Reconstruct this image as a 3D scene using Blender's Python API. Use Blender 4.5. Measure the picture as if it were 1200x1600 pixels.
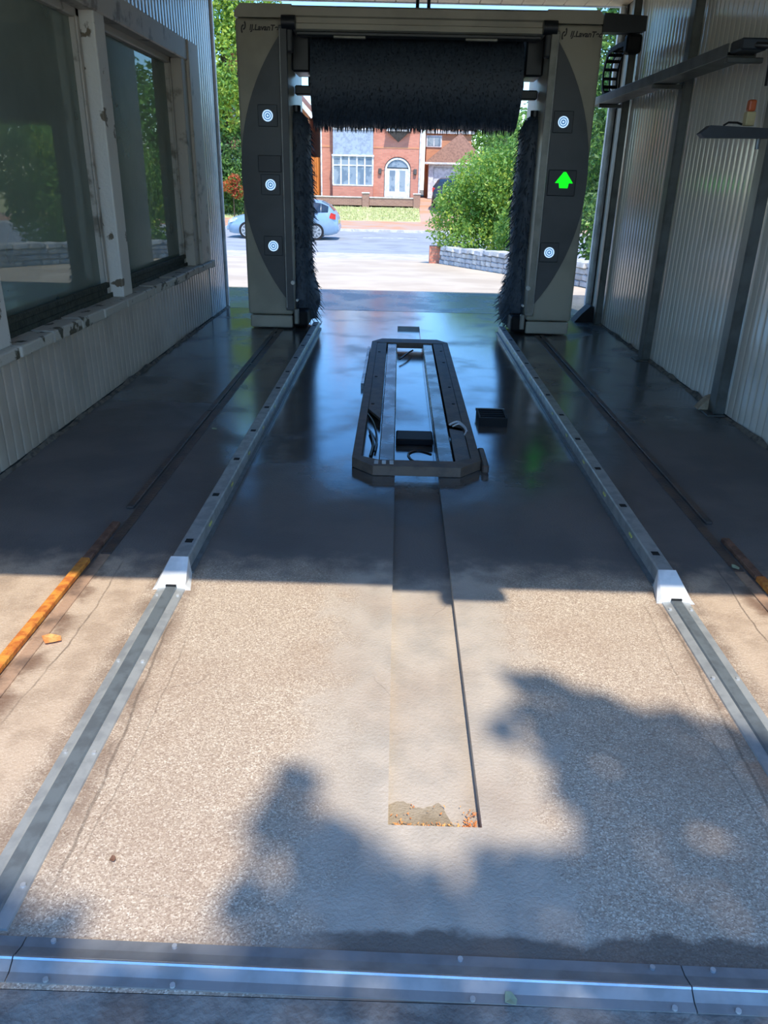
import bpy, bmesh, math, random
import numpy as np
from mathutils import Vector, Matrix

for o in list(bpy.data.objects):
    bpy.data.objects.remove(o)
S = bpy.context.scene
COL = S.collection
R = math.radians
random.seed(7)
rng = np.random.default_rng(7)

# ------------------------------------------------------------------ camera
PITCH, YAW, ROLL, FPX = R(23.53), R(.606), R(1.311), 1202.0
fw = Vector((-math.sin(YAW)*math.cos(PITCH), math.cos(YAW)*math.cos(PITCH), -math.sin(PITCH)))
rt = Vector((math.cos(YAW), math.sin(YAW), 0)); up = rt.cross(fw)
rt2 = math.cos(ROLL)*rt + math.sin(ROLL)*up; up2 = -math.sin(ROLL)*rt + math.cos(ROLL)*up
cd = bpy.data.cameras.new('camera'); cam = bpy.data.objects.new('camera', cd); COL.objects.link(cam)
m3 = Matrix((rt2, up2, -fw)).transposed()
cam.matrix_world = Matrix.Translation((-.14, 0, 1.6)) @ m3.to_4x4()
cd.sensor_fit = 'VERTICAL'; cd.sensor_height = 36; cd.sensor_width = 27; cd.lens = FPX/1600*36
cd.clip_start = .05; cd.clip_end = 500
S.camera = cam

# ------------------------------------------------------------------ light
LDIR = Vector((-.16, .53, -1.0)).normalized()          # direction the sunlight travels
SUN_EL = math.asin(-LDIR.z)
w = bpy.data.worlds.new('world'); S.world = w; w.use_nodes = True
nt = w.node_tree; nt.nodes.clear()
sk = nt.nodes.new('ShaderNodeTexSky'); sk.sky_type = 'NISHITA'; sk.sun_disc = False
sk.sun_elevation = SUN_EL; sk.sun_rotation = math.atan2(-LDIR.x, -LDIR.y)
sk.air_density = 1.0; sk.dust_density = .25; sk.ozone_density = 6.0; sk.altitude = 50
bg = nt.nodes.new('ShaderNodeBackground'); bg.inputs[1].default_value = .37
wo = nt.nodes.new('ShaderNodeOutputWorld')
hs = nt.nodes.new('ShaderNodeHueSaturation'); hs.inputs['Saturation'].default_value = 1.22; hs.inputs['Hue'].default_value = .502
nt.links.new(sk.outputs[0], hs.inputs['Color']); nt.links.new(hs.outputs[0], bg.inputs[0]); nt.links.new(bg.outputs[0], wo.inputs[0])
sd = bpy.data.lights.new('sun', 'SUN'); sd.energy = 4.4; sd.angle = R(.6); sd.color = (1, .935, .83)
so = bpy.data.objects.new('sun', sd); COL.objects.link(so); so.location = (3, -10, 20)
so.rotation_euler = LDIR.to_track_quat('-Z', 'Y').to_euler()
S.view_settings.view_transform = 'Standard'; S.view_settings.look = 'None'
S.view_settings.gamma = 1; S.view_settings.use_curve_mapping = False
S.view_settings.exposure = .22

# ------------------------------------------------------------------ helpers
def lin(c):
    return tuple(((x/255)/12.92 if x/255 <= .04045 else ((x/255+.055)/1.055)**2.4) for x in c) + (1,)

def N(nt, t, **kw):
    n = nt.nodes.new(t)
    for k, v in kw.items(): setattr(n, k, v)
    return n

def ramp(nt, fac, stops):
    r = N(nt, 'ShaderNodeValToRGB'); e = r.color_ramp.elements
    while len(e) < len(stops): e.new(.5)
    for el, (p, c) in zip(e, stops): el.position = p; el.color = c if len(c) == 4 else (*c, 1)
    nt.links.new(fac, r.inputs[0]); return r.outputs[0]

def math_n(nt, op, a, b=None, clamp=False):
    n = N(nt, 'ShaderNodeMath', operation=op, use_clamp=clamp)
    for i, x in enumerate((a, b)):
        if x is None: continue
        if isinstance(x, (int, float)): n.inputs[i].default_value = x
        else: nt.links.new(x, n.inputs[i])
    return n.outputs[0]

def sstep(nt, v, a, b):
    n = N(nt, 'ShaderNodeMapRange', interpolation_type='SMOOTHSTEP')
    n.inputs[1].default_value = a; n.inputs[2].default_value = b
    nt.links.new(v, n.inputs[0]); return n.outputs[0]

def mixc(nt, f, a, b, mode='MIX'):
    n = N(nt, 'ShaderNodeMix', data_type='RGBA', blend_type=mode)
    for i, x in ((0, f), (6, a), (7, b)):
        if isinstance(x, (int, float)): n.inputs[i].default_value = x
        elif isinstance(x, tuple): n.inputs[i].default_value = x
        else: nt.links.new(x, n.inputs[i])
    return n.outputs[2]

def noise(nt, vec, scale, detail=4, rough=.55):
    n = N(nt, 'ShaderNodeTexNoise'); n.inputs['Scale'].default_value = scale
    n.inputs['Detail'].default_value = detail; n.inputs['Roughness'].default_value = rough
    nt.links.new(vec, n.inputs['Vector']); return n.outputs['Fac']

def base(name):
    m = bpy.data.materials.new(name); m.use_nodes = True; nt = m.node_tree
    b = nt.nodes['Principled BSDF']; g = N(nt, 'ShaderNodeNewGeometry')
    return m, nt, b, g.outputs['Position']

MATS = {}
def mat(name, col, rough=.5, metal=0, spec=.5, col2=None, scale=6, lo=.4, hi=.65, bump=0, bscale=60, emit=0, rough2=None, stretch=None, trans=0):
    """plain procedural surface: base colour, an optional second colour in noise-shaped patches, fine relief"""
    m, nt, b, pos = base(name)
    b.inputs['Base Color'].default_value = lin(col); b.inputs['Roughness'].default_value = rough
    b.inputs['Metallic'].default_value = metal; b.inputs['Specular IOR Level'].default_value = spec
    if trans: b.inputs['Transmission Weight'].default_value = trans
    if stretch:
        mp = N(nt, 'ShaderNodeMapping'); mp.inputs['Scale'].default_value = stretch
        nt.links.new(pos, mp.inputs['Vector']); pos = mp.outputs[0]
    n = noise(nt, pos, scale)
    f = sstep(nt, n, lo, hi)
    if col2 is None: col2 = tuple(x*.86 for x in col)
    nt.links.new(mixc(nt, f, lin(col), lin(col2)), b.inputs['Base Color'])
    if rough2 is not None:
        r = N(nt, 'ShaderNodeMapRange'); r.inputs[3].default_value = rough; r.inputs[4].default_value = rough2
        nt.links.new(f, r.inputs[0]); nt.links.new(r.outputs[0], b.inputs['Roughness'])
    if bump:
        bn = N(nt, 'ShaderNodeBump'); bn.inputs['Strength'].default_value = bump; bn.inputs['Distance'].default_value = .01
        nt.links.new(noise(nt, pos, bscale, 3), bn.inputs['Height']); nt.links.new(bn.outputs[0], b.inputs['Normal'])
    if emit:
        b.inputs['Emission Color'].default_value = lin(col); b.inputs['Emission Strength'].default_value = emit
    MATS[name] = m
    return m

def floor_material():
    m, nt, b, pos = base('bay_concrete'); L = nt.links
    sp = N(nt, 'ShaderNodeSeparateXYZ'); L.new(pos, sp.inputs[0]); X, Y = sp.outputs[0], sp.outputs[1]
    ax = math_n(nt, 'ABSOLUTE', X)
    big = noise(nt, pos, 1.7, 5); mid = noise(nt, pos, 7, 5); fine = noise(nt, pos, 95, 3)
    v = N(nt, 'ShaderNodeTexVoronoi'); v.inputs['Scale'].default_value = 260; L.new(pos, v.inputs['Vector'])
    vs = N(nt, 'ShaderNodeSeparateColor'); L.new(v.outputs['Color'], vs.inputs[0])
    agg = ramp(nt, vs.outputs[0], [(0, lin((150, 129, 110))), (.35, lin((178, 158, 136))), (.75, lin((194, 174, 150))), (1, lin((226, 210, 186)))])
    smooth = mixc(nt, sstep(nt, mid, .35, .7), lin((188, 174, 156)), lin((170, 159, 144)))
    # trowelled bands beside the centre channel, worn into the exposed aggregate
    sm = sstep(nt, math_n(nt, 'ADD', ax, math_n(nt, 'MULTIPLY', mid, .5)), .72, .44)
    dry = mixc(nt, sm, agg, smooth)
    dry = mixc(nt, math_n(nt, 'MULTIPLY', sstep(nt, big, .42, .7), .35), dry, lin((160, 132, 108)))
    edge = sstep(nt, ax, 1.12, 1.2)                                        # plain screed outside the guide rails
    dry = mixc(nt, math_n(nt, 'MULTIPLY', edge, .75), dry, mixc(nt, sstep(nt, mid, .4, .62), lin((196, 172, 146)), lin((172, 148, 124))))
    # rust and silt beside the gantry rails
    rs = math_n(nt, 'MULTIPLY', sstep(nt, math_n(nt, 'ABSOLUTE', math_n(nt, 'SUBTRACT', ax, 1.43)), .11, .03), sstep(nt, mid, .35, .6))
    dry = mixc(nt, math_n(nt, 'MULTIPLY', rs, .8), dry, lin((112, 82, 62)))
    # dirt along guide rails
    gs = math_n(nt, 'MULTIPLY', sstep(nt, math_n(nt, 'ABSOLUTE', math_n(nt, 'SUBTRACT', ax, 1.05)), .13, .07), sstep(nt, mid, .3, .62))
    dry = mixc(nt, math_n(nt, 'MULTIPLY', gs, .65), dry, lin((122, 100, 82)))
    # damp dirt band kept by the threshold bar
    bd = sstep(nt, math_n(nt, 'ADD', Y, math_n(nt, 'MULTIPLY', noise(nt, pos, 5, 4), -.14)), 1.185, 1.16)
    bd = math_n(nt, 'MULTIPLY', bd, sstep(nt, math_n(nt, 'ADD', X, math_n(nt, 'MULTIPLY', big, .5)), -.35, .1))
    dry = mixc(nt, math_n(nt, 'MULTIPLY', bd, .8), dry, lin((92, 80, 70)))
    # cracks
    vc = N(nt, 'ShaderNodeTexVoronoi', feature='DISTANCE_TO_EDGE'); vc.inputs['Scale'].default_value = 1.1
    ofs = N(nt, 'ShaderNodeVectorMath', operation='ADD'); cn = N(nt, 'ShaderNodeTexNoise'); cn.inputs['Scale'].default_value = 3
    L.new(pos, cn.inputs['Vector']); sc = N(nt, 'ShaderNodeVectorMath', operation='SCALE'); sc.inputs[3].default_value = .35
    L.new(cn.outputs['Color'], sc.inputs[0]); L.new(pos, ofs.inputs[0]); L.new(sc.outputs[0], ofs.inputs[1]); L.new(ofs.outputs[0], vc.inputs['Vector'])
    ck = math_n(nt, 'MULTIPLY', sstep(nt, vc.outputs['Distance'], .006, .001), sstep(nt, big, .52, .6))
    dry = mixc(nt, math_n(nt, 'MULTIPLY', ck, .25), dry, lin((96, 82, 70)))
    # wheel scrapes beside the guide strips and the crack along the rail trench
    for (xa, amp, fr_, wd_, k_) in ((.945, .022, 3.1, .007, .55), (.90, .03, 2.3, .004, .35), (1.315, .018, 4.3, .005, .7)):
        wv_ = math_n(nt, 'ADD', math_n(nt, 'MULTIPLY', math_n(nt, 'SINE', math_n(nt, 'MULTIPLY', Y, fr_)), amp), math_n(nt, 'MULTIPLY', mid, .03))
        dd = math_n(nt, 'ABSOLUTE', math_n(nt, 'SUBTRACT', math_n(nt, 'SUBTRACT', ax, xa), wv_))
        dry = mixc(nt, math_n(nt, 'MULTIPLY', math_n(nt, 'MULTIPLY', sstep(nt, dd, wd_, wd_*.3), sstep(nt, big, .40, .55)), k_), dry, lin((96, 82, 68)))
    # wet part of the bay: soaked between the rails, drying out to the sides and to the entry
    wv = math_n(nt, 'ADD', Y, math_n(nt, 'MULTIPLY', math_n(nt, 'SUBTRACT', big, .5), 2.2))
    side = math_n(nt, 'MULTIPLY', sstep(nt, ax, 1.0, 1.5), 1.3)
    wet = sstep(nt, math_n(nt, 'SUBTRACT', wv, side), 3.3, 4.6)
    roof_shade = sstep(nt, math_n(nt, 'ADD', Y, math_n(nt, 'MULTIPLY', math_n(nt, 'SUBTRACT', mid, .5), .5)), 2.86, 3.2)  # roof shade painted into the floor colour, from the shadow edge inward
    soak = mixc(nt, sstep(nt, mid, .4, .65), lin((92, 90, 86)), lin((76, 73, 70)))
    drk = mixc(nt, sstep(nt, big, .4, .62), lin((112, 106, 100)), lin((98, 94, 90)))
    colr = mixc(nt, wet, mixc(nt, roof_shade, dry, drk), soak)
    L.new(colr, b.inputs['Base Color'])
    patch = sstep(nt, noise(nt, pos, 1.5, 3, .5), .30, .54)
    rw = N(nt, 'ShaderNodeMapRange'); rw.inputs[3].default_value = .24; rw.inputs[4].default_value = .05; L.new(patch, rw.inputs[0])
    rs2 = math_n(nt, 'ADD', rw.outputs[0], math_n(nt, 'MULTIPLY', sstep(nt, ax, .95, 1.25), .12))
    rr = N(nt, 'ShaderNodeMix'); rr.inputs[2].default_value = .72; L.new(wet, rr.inputs[0]); L.new(rs2, rr.inputs[3])
    L.new(rr.outputs[0], b.inputs['Roughness'])
    film = math_n(nt, 'MULTIPLY', wet, math_n(nt, 'ADD', math_n(nt, 'MULTIPLY', patch, .75), .1))      # standing water film
    film = math_n(nt, 'MULTIPLY', film, sstep(nt, ax, 1.6, 1.0))
    L.new(film, b.inputs['Coat Weight']); b.inputs['Coat Roughness'].default_value = .15; b.inputs['Coat IOR'].default_value = 1.45
    bn = N(nt, 'ShaderNodeBump'); bn.inputs['Distance'].default_value = .006
    bs = N(nt, 'ShaderNodeMapRange'); bs.inputs[3].default_value = .55; bs.inputs[4].default_value = .10; L.new(wet, bs.inputs[0]); L.new(bs.outputs[0], bn.inputs['Strength'])
    L.new(math_n(nt, 'ADD', fine, math_n(nt, 'MULTIPLY', mid, .8)), bn.inputs['Height']); L.new(bn.outputs[0], b.inputs['Normal'])
    return m

class MB:
    """collects shapes in world coordinates; build() links them as one mesh object"""
    def __init__(s): s.v = []; s.f = []
    def add(s, vs, fs):
        o = len(s.v); s.v += [tuple(p) for p in vs]; s.f += [tuple(i+o for i in f) for f in fs]; return s
    def box(s, x0, x1, y0, y1, z0, z1):
        return s.add([(x0,y0,z0),(x1,y0,z0),(x1,y1,z0),(x0,y1,z0),(x0,y0,z1),(x1,y0,z1),(x1,y1,z1),(x0,y1,z1)],
                     [(0,3,2,1),(4,5,6,7),(0,1,5,4),(1,2,6,5),(2,3,7,6),(3,0,4,7)])
    def cbox(s, x0, x1, y0, y1, z0, z1, c=.01, seg=1):
        bm = bmesh.new(); bmesh.ops.create_cube(bm, size=1)
        for v in bm.verts:
            v.co = ((x0+x1)/2+v.co.x*(x1-x0), (y0+y1)/2+v.co.y*(y1-y0), (z0+z1)/2+v.co.z*(z1-z0))
        c = min(c, .45*min(abs(x1-x0), abs(y1-y0), abs(z1-z0)))
        bmesh.ops.bevel(bm, geom=bm.edges[:], offset=c, segments=seg, affect='EDGES', profile=.5)
        bm.verts.index_update()
        s.add([v.co.copy() for v in bm.verts], [[v.index for v in f.verts] for f in bm.faces]); bm.free(); return s
    def prism(s, poly, axis, a0, a1):
        n = len(poly)
        def P(u, v, a): return {'x': (a,u,v), 'y': (u,a,v), 'z': (u,v,a)}[axis]
        vs = [P(u,v,a0) for u,v in poly] + [P(u,v,a1) for u,v in poly]
        fs = [tuple(range(n)), tuple(range(2*n-1, n-1, -1))] + [(i, i+n, (i+1)%n+n, (i+1)%n) for i in range(n)]
        return s.add(vs, fs)
    def tube(s, pts, r, n=8, cap=True):
        pts = [Vector(p) for p in pts]; rs = r if isinstance(r, (list, tuple)) else [r]*len(pts)
        t0 = (pts[1]-pts[0]).normalized(); nrm = t0.orthogonal().normalized(); rings = []; o = len(s.v)
        for i, p in enumerate(pts):
            t = (pts[min(i+1, len(pts)-1)]-pts[max(i-1, 0)]).normalized()
            nrm = (nrm - t*nrm.dot(t)).normalized(); bi = t.cross(nrm)
            for k in range(n):
                a = 2*math.pi*k/n; s.v.append(tuple(p + (nrm*math.cos(a)+bi*math.sin(a))*rs[i]))
        for i in range(len(pts)-1):
            for k in range(n):
                a = o+i*n+k; b2 = o+i*n+(k+1)%n; s.f.append((a, b2, b2+n, a+n))
        if cap:
            s.f.append(tuple(o+n-1-k for k in range(n))); e = o+(len(pts)-1)*n; s.f.append(tuple(e+k for k in range(n)))
        return s
    def cyl(s, p0, p1, r, n=16): return s.tube([p0, p1], r, n)
    def ring(s, c, r0, r1, y0, y1, n=28):
        """flat ring in the XZ plane"""
        cx, cz = c; o = len(s.v)
        for y in (y0, y1):
            for r in (r0, r1):
                for k in range(n):
                    a = 2*math.pi*k/n; s.v.append((cx+r*math.cos(a), y, cz+r*math.sin(a)))
        for k in range(n):
            j = (k+1)%n
            s.f += [(o+k,o+j,o+n+j,o+n+k), (o+2*n+k,o+3*n+k,o+3*n+j,o+2*n+j), (o+n+k,o+n+j,o+3*n+j,o+3*n+k), (o+k,o+2*n+k,o+2*n+j,o+j)]
        return s
    def build(s, name, m, parent=None, smooth=0, org=None):
        if org is None:
            org = ORG.get(parent, Vector((0,0,0))) if parent else Vector((0,0,0))
        me = bpy.data.meshes.new(name)
        me.from_pydata([tuple(Vector(p)-org) for p in s.v], [], s.f); me.update()
        bm = bmesh.new(); bm.from_mesh(me); bmesh.ops.recalc_face_normals(bm, faces=bm.faces); bm.to_mesh(me); bm.free()
        if smooth:
            me.polygons.foreach_set('use_smooth', [True]*len(me.polygons)); me.set_sharp_from_angle(angle=R(smooth))
        me.materials.append(m)
        return link(name, me, parent, org)

ORG = {}
def link(name, me, parent=None, org=Vector((0,0,0)), loc=(0,0,0)):
    o = bpy.data.objects.new(name, me); COL.objects.link(o); o.location = loc
    if parent: o.parent = parent
    ORG[o] = Vector(org); return o

def thing(name, label, cat, loc=(0,0,0), group=None):
    o = bpy.data.objects.new(name, None); COL.objects.link(o); o.location = loc; o.empty_display_size = .1
    ORG[o] = Vector(loc); tag(o, label, cat, group); return o

def tag(o, label=None, cat=None, group=None, kind=None):
    if label: o['label'] = label
    if cat: o['category'] = cat
    if group: o['group'] = group
    if kind: o['kind'] = kind
    return o

def raw_mesh(name, verts, faces, m):
    me = bpy.data.meshes.new(name); me.from_pydata(verts, [], faces); me.update(); me.materials.append(m); return me

def leaves(centres, size, aspect=.55, spread=None, droop=.0):
    """one folded four-point leaf at each centre, random attitude"""
    n = len(centres); c = np.asarray(centres, float)
    d = rng.normal(size=(n,3)); d[:,2] -= droop; d /= np.linalg.norm(d, axis=1)[:,None]
    q = rng.normal(size=(n,3)); q -= (q*d).sum(1)[:,None]*d; q /= np.linalg.norm(q, axis=1)[:,None]
    nn = np.cross(d, q); sz = size*rng.uniform(.6, 1.25, n)[:,None]
    p0 = c-d*sz*.5; p2 = c+d*sz*.5; p1 = c+q*sz*aspect*.5+nn*sz*.12; p3 = c-q*sz*aspect*.5+nn*sz*.12
    v = np.stack([p0,p1,p2,p3], 1).reshape(-1,3); i = np.arange(n)*4
    f = np.concatenate([np.stack([i,i+1,i+2],1), np.stack([i,i+2,i+3],1)])
    return v.tolist(), f.tolist()

def blob_points(blobs, n):
    """points in the outer shell of a group of ellipsoids (x,y,z,rx,ry,rz)"""
    wts = np.array([b[3]*b[4]+b[4]*b[5]+b[3]*b[5] for b in blobs]); wts = wts/wts.sum(); out = []
    for b, k in zip(blobs, (wts*n).astype(int)):
        d = rng.normal(size=(k,3)); d /= np.linalg.norm(d, axis=1)[:,None]
        r = rng.uniform(.35, 1, k)**.45 * (1+.13*np.sin(7*d[:,0]+3*d[:,2])*np.cos(6*d[:,1]+2))
        out.append(np.array(b[:3])+d*r[:,None]*np.array(b[3:]))
    return np.concatenate(out)

# ------------------------------------------------------------------ materials
M_floor = floor_material()
M_fore = mat('forecourt_concrete', (150, 140, 128), .8, col2=(112, 104, 96), scale=9, lo=.35, hi=.65, bump=.6, bscale=55)
M_apron = mat('apron_concrete', (216, 198, 172), .7, col2=(200, 180, 154), scale=.8, lo=.35, hi=.65, bump=.2, bscale=40)
M_wetapron = mat('wet_apron_concrete', (122, 121, 118), .20, col2=(104, 103, 101), scale=1.6, rough2=.32, bump=.2, bscale=10)
M_pvc = mat('white_cladding', (216, 212, 198), .16, col2=(198, 196, 182), scale=2.5, lo=.45, hi=.8)
M_pvc2 = mat('grey_cladding', (196, 182, 162), .36, col2=(174, 160, 140), scale=2.2, lo=.4, hi=.75)
M_blueclad = mat('pale_ribbed_cladding', (188, 196, 200), .26, col2=(160, 170, 178), scale=3)
M_backing = mat('dark_backing', (58, 60, 58), .8)
M_ceil = mat('cream_ceiling_board', (232, 214, 180), .5, col2=(214, 192, 160), scale=3)
M_trim = mat('white_trim', (226, 230, 232), .35)
M_post = mat('grey_painted_steel', (92, 96, 92), .45, metal=.2, col2=(74, 76, 72), scale=5)
M_peel = mat('peeling_white_paint', (206, 202, 190), .55, col2=(104, 92, 72), scale=7, lo=.62, hi=.67, bump=.5, bscale=30)
M_frame = mat('weathered_window_timber', (182, 174, 160), .55, col2=(120, 112, 98), scale=5, lo=.55, hi=.7, bump=.25, bscale=30)
M_moss = mat('mossy_timber', (62, 66, 54), .8, col2=(44, 46, 38), scale=18, bump=.6, bscale=50)
M_room = mat('room_plaster', (120, 126, 116), .8)
M_alu = mat('galvanised_steel', (178, 180, 176), .36, metal=.35, col2=(158, 160, 158), scale=14, rough2=.45)
M_aludull = mat('dull_grey_steel', (122, 130, 132), .45, metal=.35, col2=(108, 114, 116), scale=20)
M_bar = mat('zinc_plated_steel', (148, 148, 146), .45, metal=.25, col2=(130, 130, 128), scale=9, rough2=.55)
M_ridge = mat('polished_ridge', (214, 222, 230), .25, metal=.8)
M_cap = mat('white_end_cap', (240, 240, 236), .35)
M_bolt = mat('bright_bolt', (206, 206, 202), .3, metal=.3)
M_slot = mat('dark_slot', (22, 22, 22), .7)
M_rust = mat('rusty_orange_steel', (224, 148, 58), .8, col2=(190, 104, 40), scale=22, lo=.4, hi=.65, bump=.5, bscale=90)
M_rustd = mat('brown_rust_steel', (128, 92, 70), .85, col2=(92, 62, 46), scale=16, bump=.5, bscale=80)
M_rustw = mat('wet_shaded_rust', (92, 74, 62), .5, col2=(66, 58, 54), scale=7, bump=.4, bscale=60)  # on the gantry rails this tone carries the bay's shade
M_rustf = mat('silted_rail_foot', (176, 142, 114), .85, col2=(120, 96, 78), scale=7, bump=.4, bscale=60)
M_reflector = mat('yellow_reflector', (226, 224, 120), .3)
M_beige = mat('beige_machine_panel', (176, 172, 154), .38, col2=(160, 156, 140), scale=2)
M_dark = mat('charcoal_machine_panel', (72, 76, 78), .42, col2=(62, 66, 68), scale=2)
M_darker = mat('black_machine_plastic', (34, 40, 46), .4)
M_panel = mat('dark_lamp_panel', (50, 58, 64), .4)
M_silver = mat('machine_guide_profile', (128, 128, 120), .4, metal=.4)
M_bristle = mat('dark_blue_bristle', (66, 78, 90), .6, col2=(52, 62, 74), scale=30)
M_light = mat('white_ring_lamp', (188, 224, 255), .4, emit=.9)
M_ringgap = mat('blue_lamp_lens', (50, 120, 180), .3, emit=.3)
M_green = mat('green_arrow_lamp', (0, 255, 20), .4, emit=1.1)
M_print = mat('dark_print', (52, 52, 50), .5)
M_rubber = mat('brown_black_rubber', (98, 84, 72), .6, col2=(80, 70, 62), scale=12, bump=.3, bscale=60)
M_black = mat('black_plastic', (16, 17, 19), .6, spec=.25)
M_wetmetal = mat('wet_steel_plate', (98, 104, 108), .22, metal=.35, col2=(86, 92, 96), scale=5, rough2=.36, bump=.12, bscale=20)
M_wetslab = mat('wet_channel_concrete', (98, 96, 92), .12, col2=(84, 82, 78), scale=5, rough2=.26, bump=.08, bscale=18)
M_cable = mat('black_cable', (18, 20, 22), .4)
M_palecable = mat('pale_cable', (196, 202, 206), .35)
M_orangeplastic = mat('orange_sensor_cap', (176, 84, 40), .45)
M_cream = mat('cream_sensor_body', (176, 164, 120), .5)
M_tar = mat('road_asphalt', (166, 168, 168), .8, col2=(150, 152, 152), scale=1.2, bump=.3, bscale=60)
M_pave = mat('pavement_slab', (206, 196, 184), .8, col2=(188, 178, 166), scale=2)
M_pavered = mat('pink_pavement', (196, 164, 142), .8, col2=(204, 150, 112), scale=.7)
M_kerb = mat('pale_kerb', (214, 208, 200), .8)
M_paint = mat('white_road_paint', (224, 224, 222), .7, col2=(180, 180, 178), scale=6)
M_turf = mat('verge_turf', (190, 188, 130), .9, col2=(206, 198, 150), scale=1.5)
M_soil = mat('garden_soil', (132, 116, 92), .9)
M_dirt = mat('silt', (164, 148, 124), .9, col2=(144, 128, 104), scale=14, bump=.6, bscale=120)
M_foot = mat('wall_foot_mortar', (116, 106, 92), .9, col2=(74, 70, 62), scale=20, bump=.6, bscale=60)
M_sill = mat('chipped_painted_sill', (186, 180, 164), .6, col2=(84, 78, 60), scale=9, lo=.56, hi=.62, bump=.6, bscale=35)
M_grass = mat('grass_blade', (184, 190, 124), .8, col2=(210, 204, 154), scale=3)
def leafm(name, c, c2, sc=1.5):
    m = mat(name, c, .45, col2=c2, scale=sc, lo=.35, hi=.65); nt = m.node_tree; b = nt.nodes['Principled BSDF']
    tr = N(nt, 'ShaderNodeBsdfTranslucent'); mx = N(nt, 'ShaderNodeMixShader'); mx.inputs[0].default_value = .35
    src = b.inputs['Base Color'].links[0].from_socket; nt.links.new(src, tr.inputs[0])
    out = nt.nodes['Material Output']; nt.links.new(b.outputs[0], mx.inputs[1]); nt.links.new(tr.outputs[0], mx.inputs[2]); nt.links.new(mx.outputs[0], out.inputs[0])
    return m
M_leafA = leafm('yellow_green_leaf', (190, 206, 84), (130, 168, 64))
M_leafB = leafm('mid_green_leaf', (150, 190, 92), (104, 150, 68))
M_leafC = leafm('dark_green_leaf', (104, 138, 74), (74, 106, 56))
M_leafO = leafm('orange_leaf', (214, 122, 62), (190, 90, 60))
M_dry = mat('dry_leaf', (236, 176, 104), .7, col2=(216, 128, 66), scale=30)
M_palegreen = mat('pale_green_leaf', (168, 176, 140), .6)
M_bark = mat('bark', (92, 78, 64), .9, col2=(66, 56, 46), scale=8, bump=.6, bscale=20)
M_stone = mat('grey_walling_stone', (190, 192, 194), .85, col2=(160, 164, 168), scale=5, bump=.5, bscale=20)
M_stone2 = mat('pale_walling_stone', (214, 212, 206), .85, col2=(186, 184, 178), scale=5, bump=.5, bscale=20)
M_mortar = mat('wall_mortar', (120, 122, 124), .9)
M_winframe = mat('white_window_frame', (240, 240, 238), .4)
M_pane = mat('house_window_pane', (120, 140, 156), .08, col2=(150, 166, 178), scale=1.3, lo=.45, hi=.5)
M_greypanel = mat('blue_grey_panel', (168, 182, 200), .5)
M_tile = mat('brown_roof_tile', (150, 112, 92), .8, col2=(126, 92, 76), scale=9)
M_lead = mat('dark_corbel', (96, 92, 88), .7)
M_orangefence = mat('orange_timber', (226, 140, 62), .7, col2=(204, 116, 46), scale=3, stretch=(6, 6, .4))
M_tyre = mat('tyre', (28, 28, 30), .8)
M_alloy = mat('alloy_wheel', (196, 198, 200), .3, metal=.6)
M_carglass = mat('car_glass', (44, 58, 72), .06)
M_tail = mat('red_tail_lamp', (220, 56, 48), .25)
M_headlamp = mat('head_lamp', (214, 222, 228), .1)
M_blue = mat('silver_blue_car_paint', (150, 176, 198), .25, metal=.25, col2=(146, 172, 194))
M_blackpaint = mat('dark_grey_car_paint', (62, 66, 70), .25, metal=.3)
M_plate = mat('number_plate', (228, 214, 90), .5)
M_gateplank = mat('white_garage_door', (224, 230, 236), .45)

def brick_mat(name, c1, c2, cm):
    m, nt, b, pos = base(name)
    tx = N(nt, 'ShaderNodeTexBrick'); tx.inputs['Color1'].default_value = lin(c1); tx.inputs['Color2'].default_value = lin(c2); tx.inputs['Mortar'].default_value = lin(cm)
    tx.inputs['Scale'].default_value = 1; tx.inputs['Brick Width'].default_value = .225; tx.inputs['Row Height'].default_value = .075; tx.inputs['Mortar Size'].default_value = .008
    sp = N(nt, 'ShaderNodeSeparateXYZ'); cb = N(nt, 'ShaderNodeCombineXYZ'); nt.links.new(pos, sp.inputs[0])
    nt.links.new(math_n(nt, 'ADD', sp.outputs[0], sp.outputs[1]), cb.inputs[0]); nt.links.new(sp.outputs[2], cb.inputs[1])
    nt.links.new(cb.outputs[0], tx.inputs['Vector']); nt.links.new(tx.outputs[0], b.inputs['Base Color']); b.inputs['Roughness'].default_value = .85
    return m
M_brick = brick_mat('red_house_brick', (220, 146, 122), (206, 130, 108), (190, 150, 128))
M_brick2 = brick_mat('orange_house_brick', (224, 154, 112), (212, 140, 102), (206, 164, 130))
M_brick3 = brick_mat('brown_garden_brick', (168, 128, 108), (150, 112, 96), (176, 150, 130))

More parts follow.
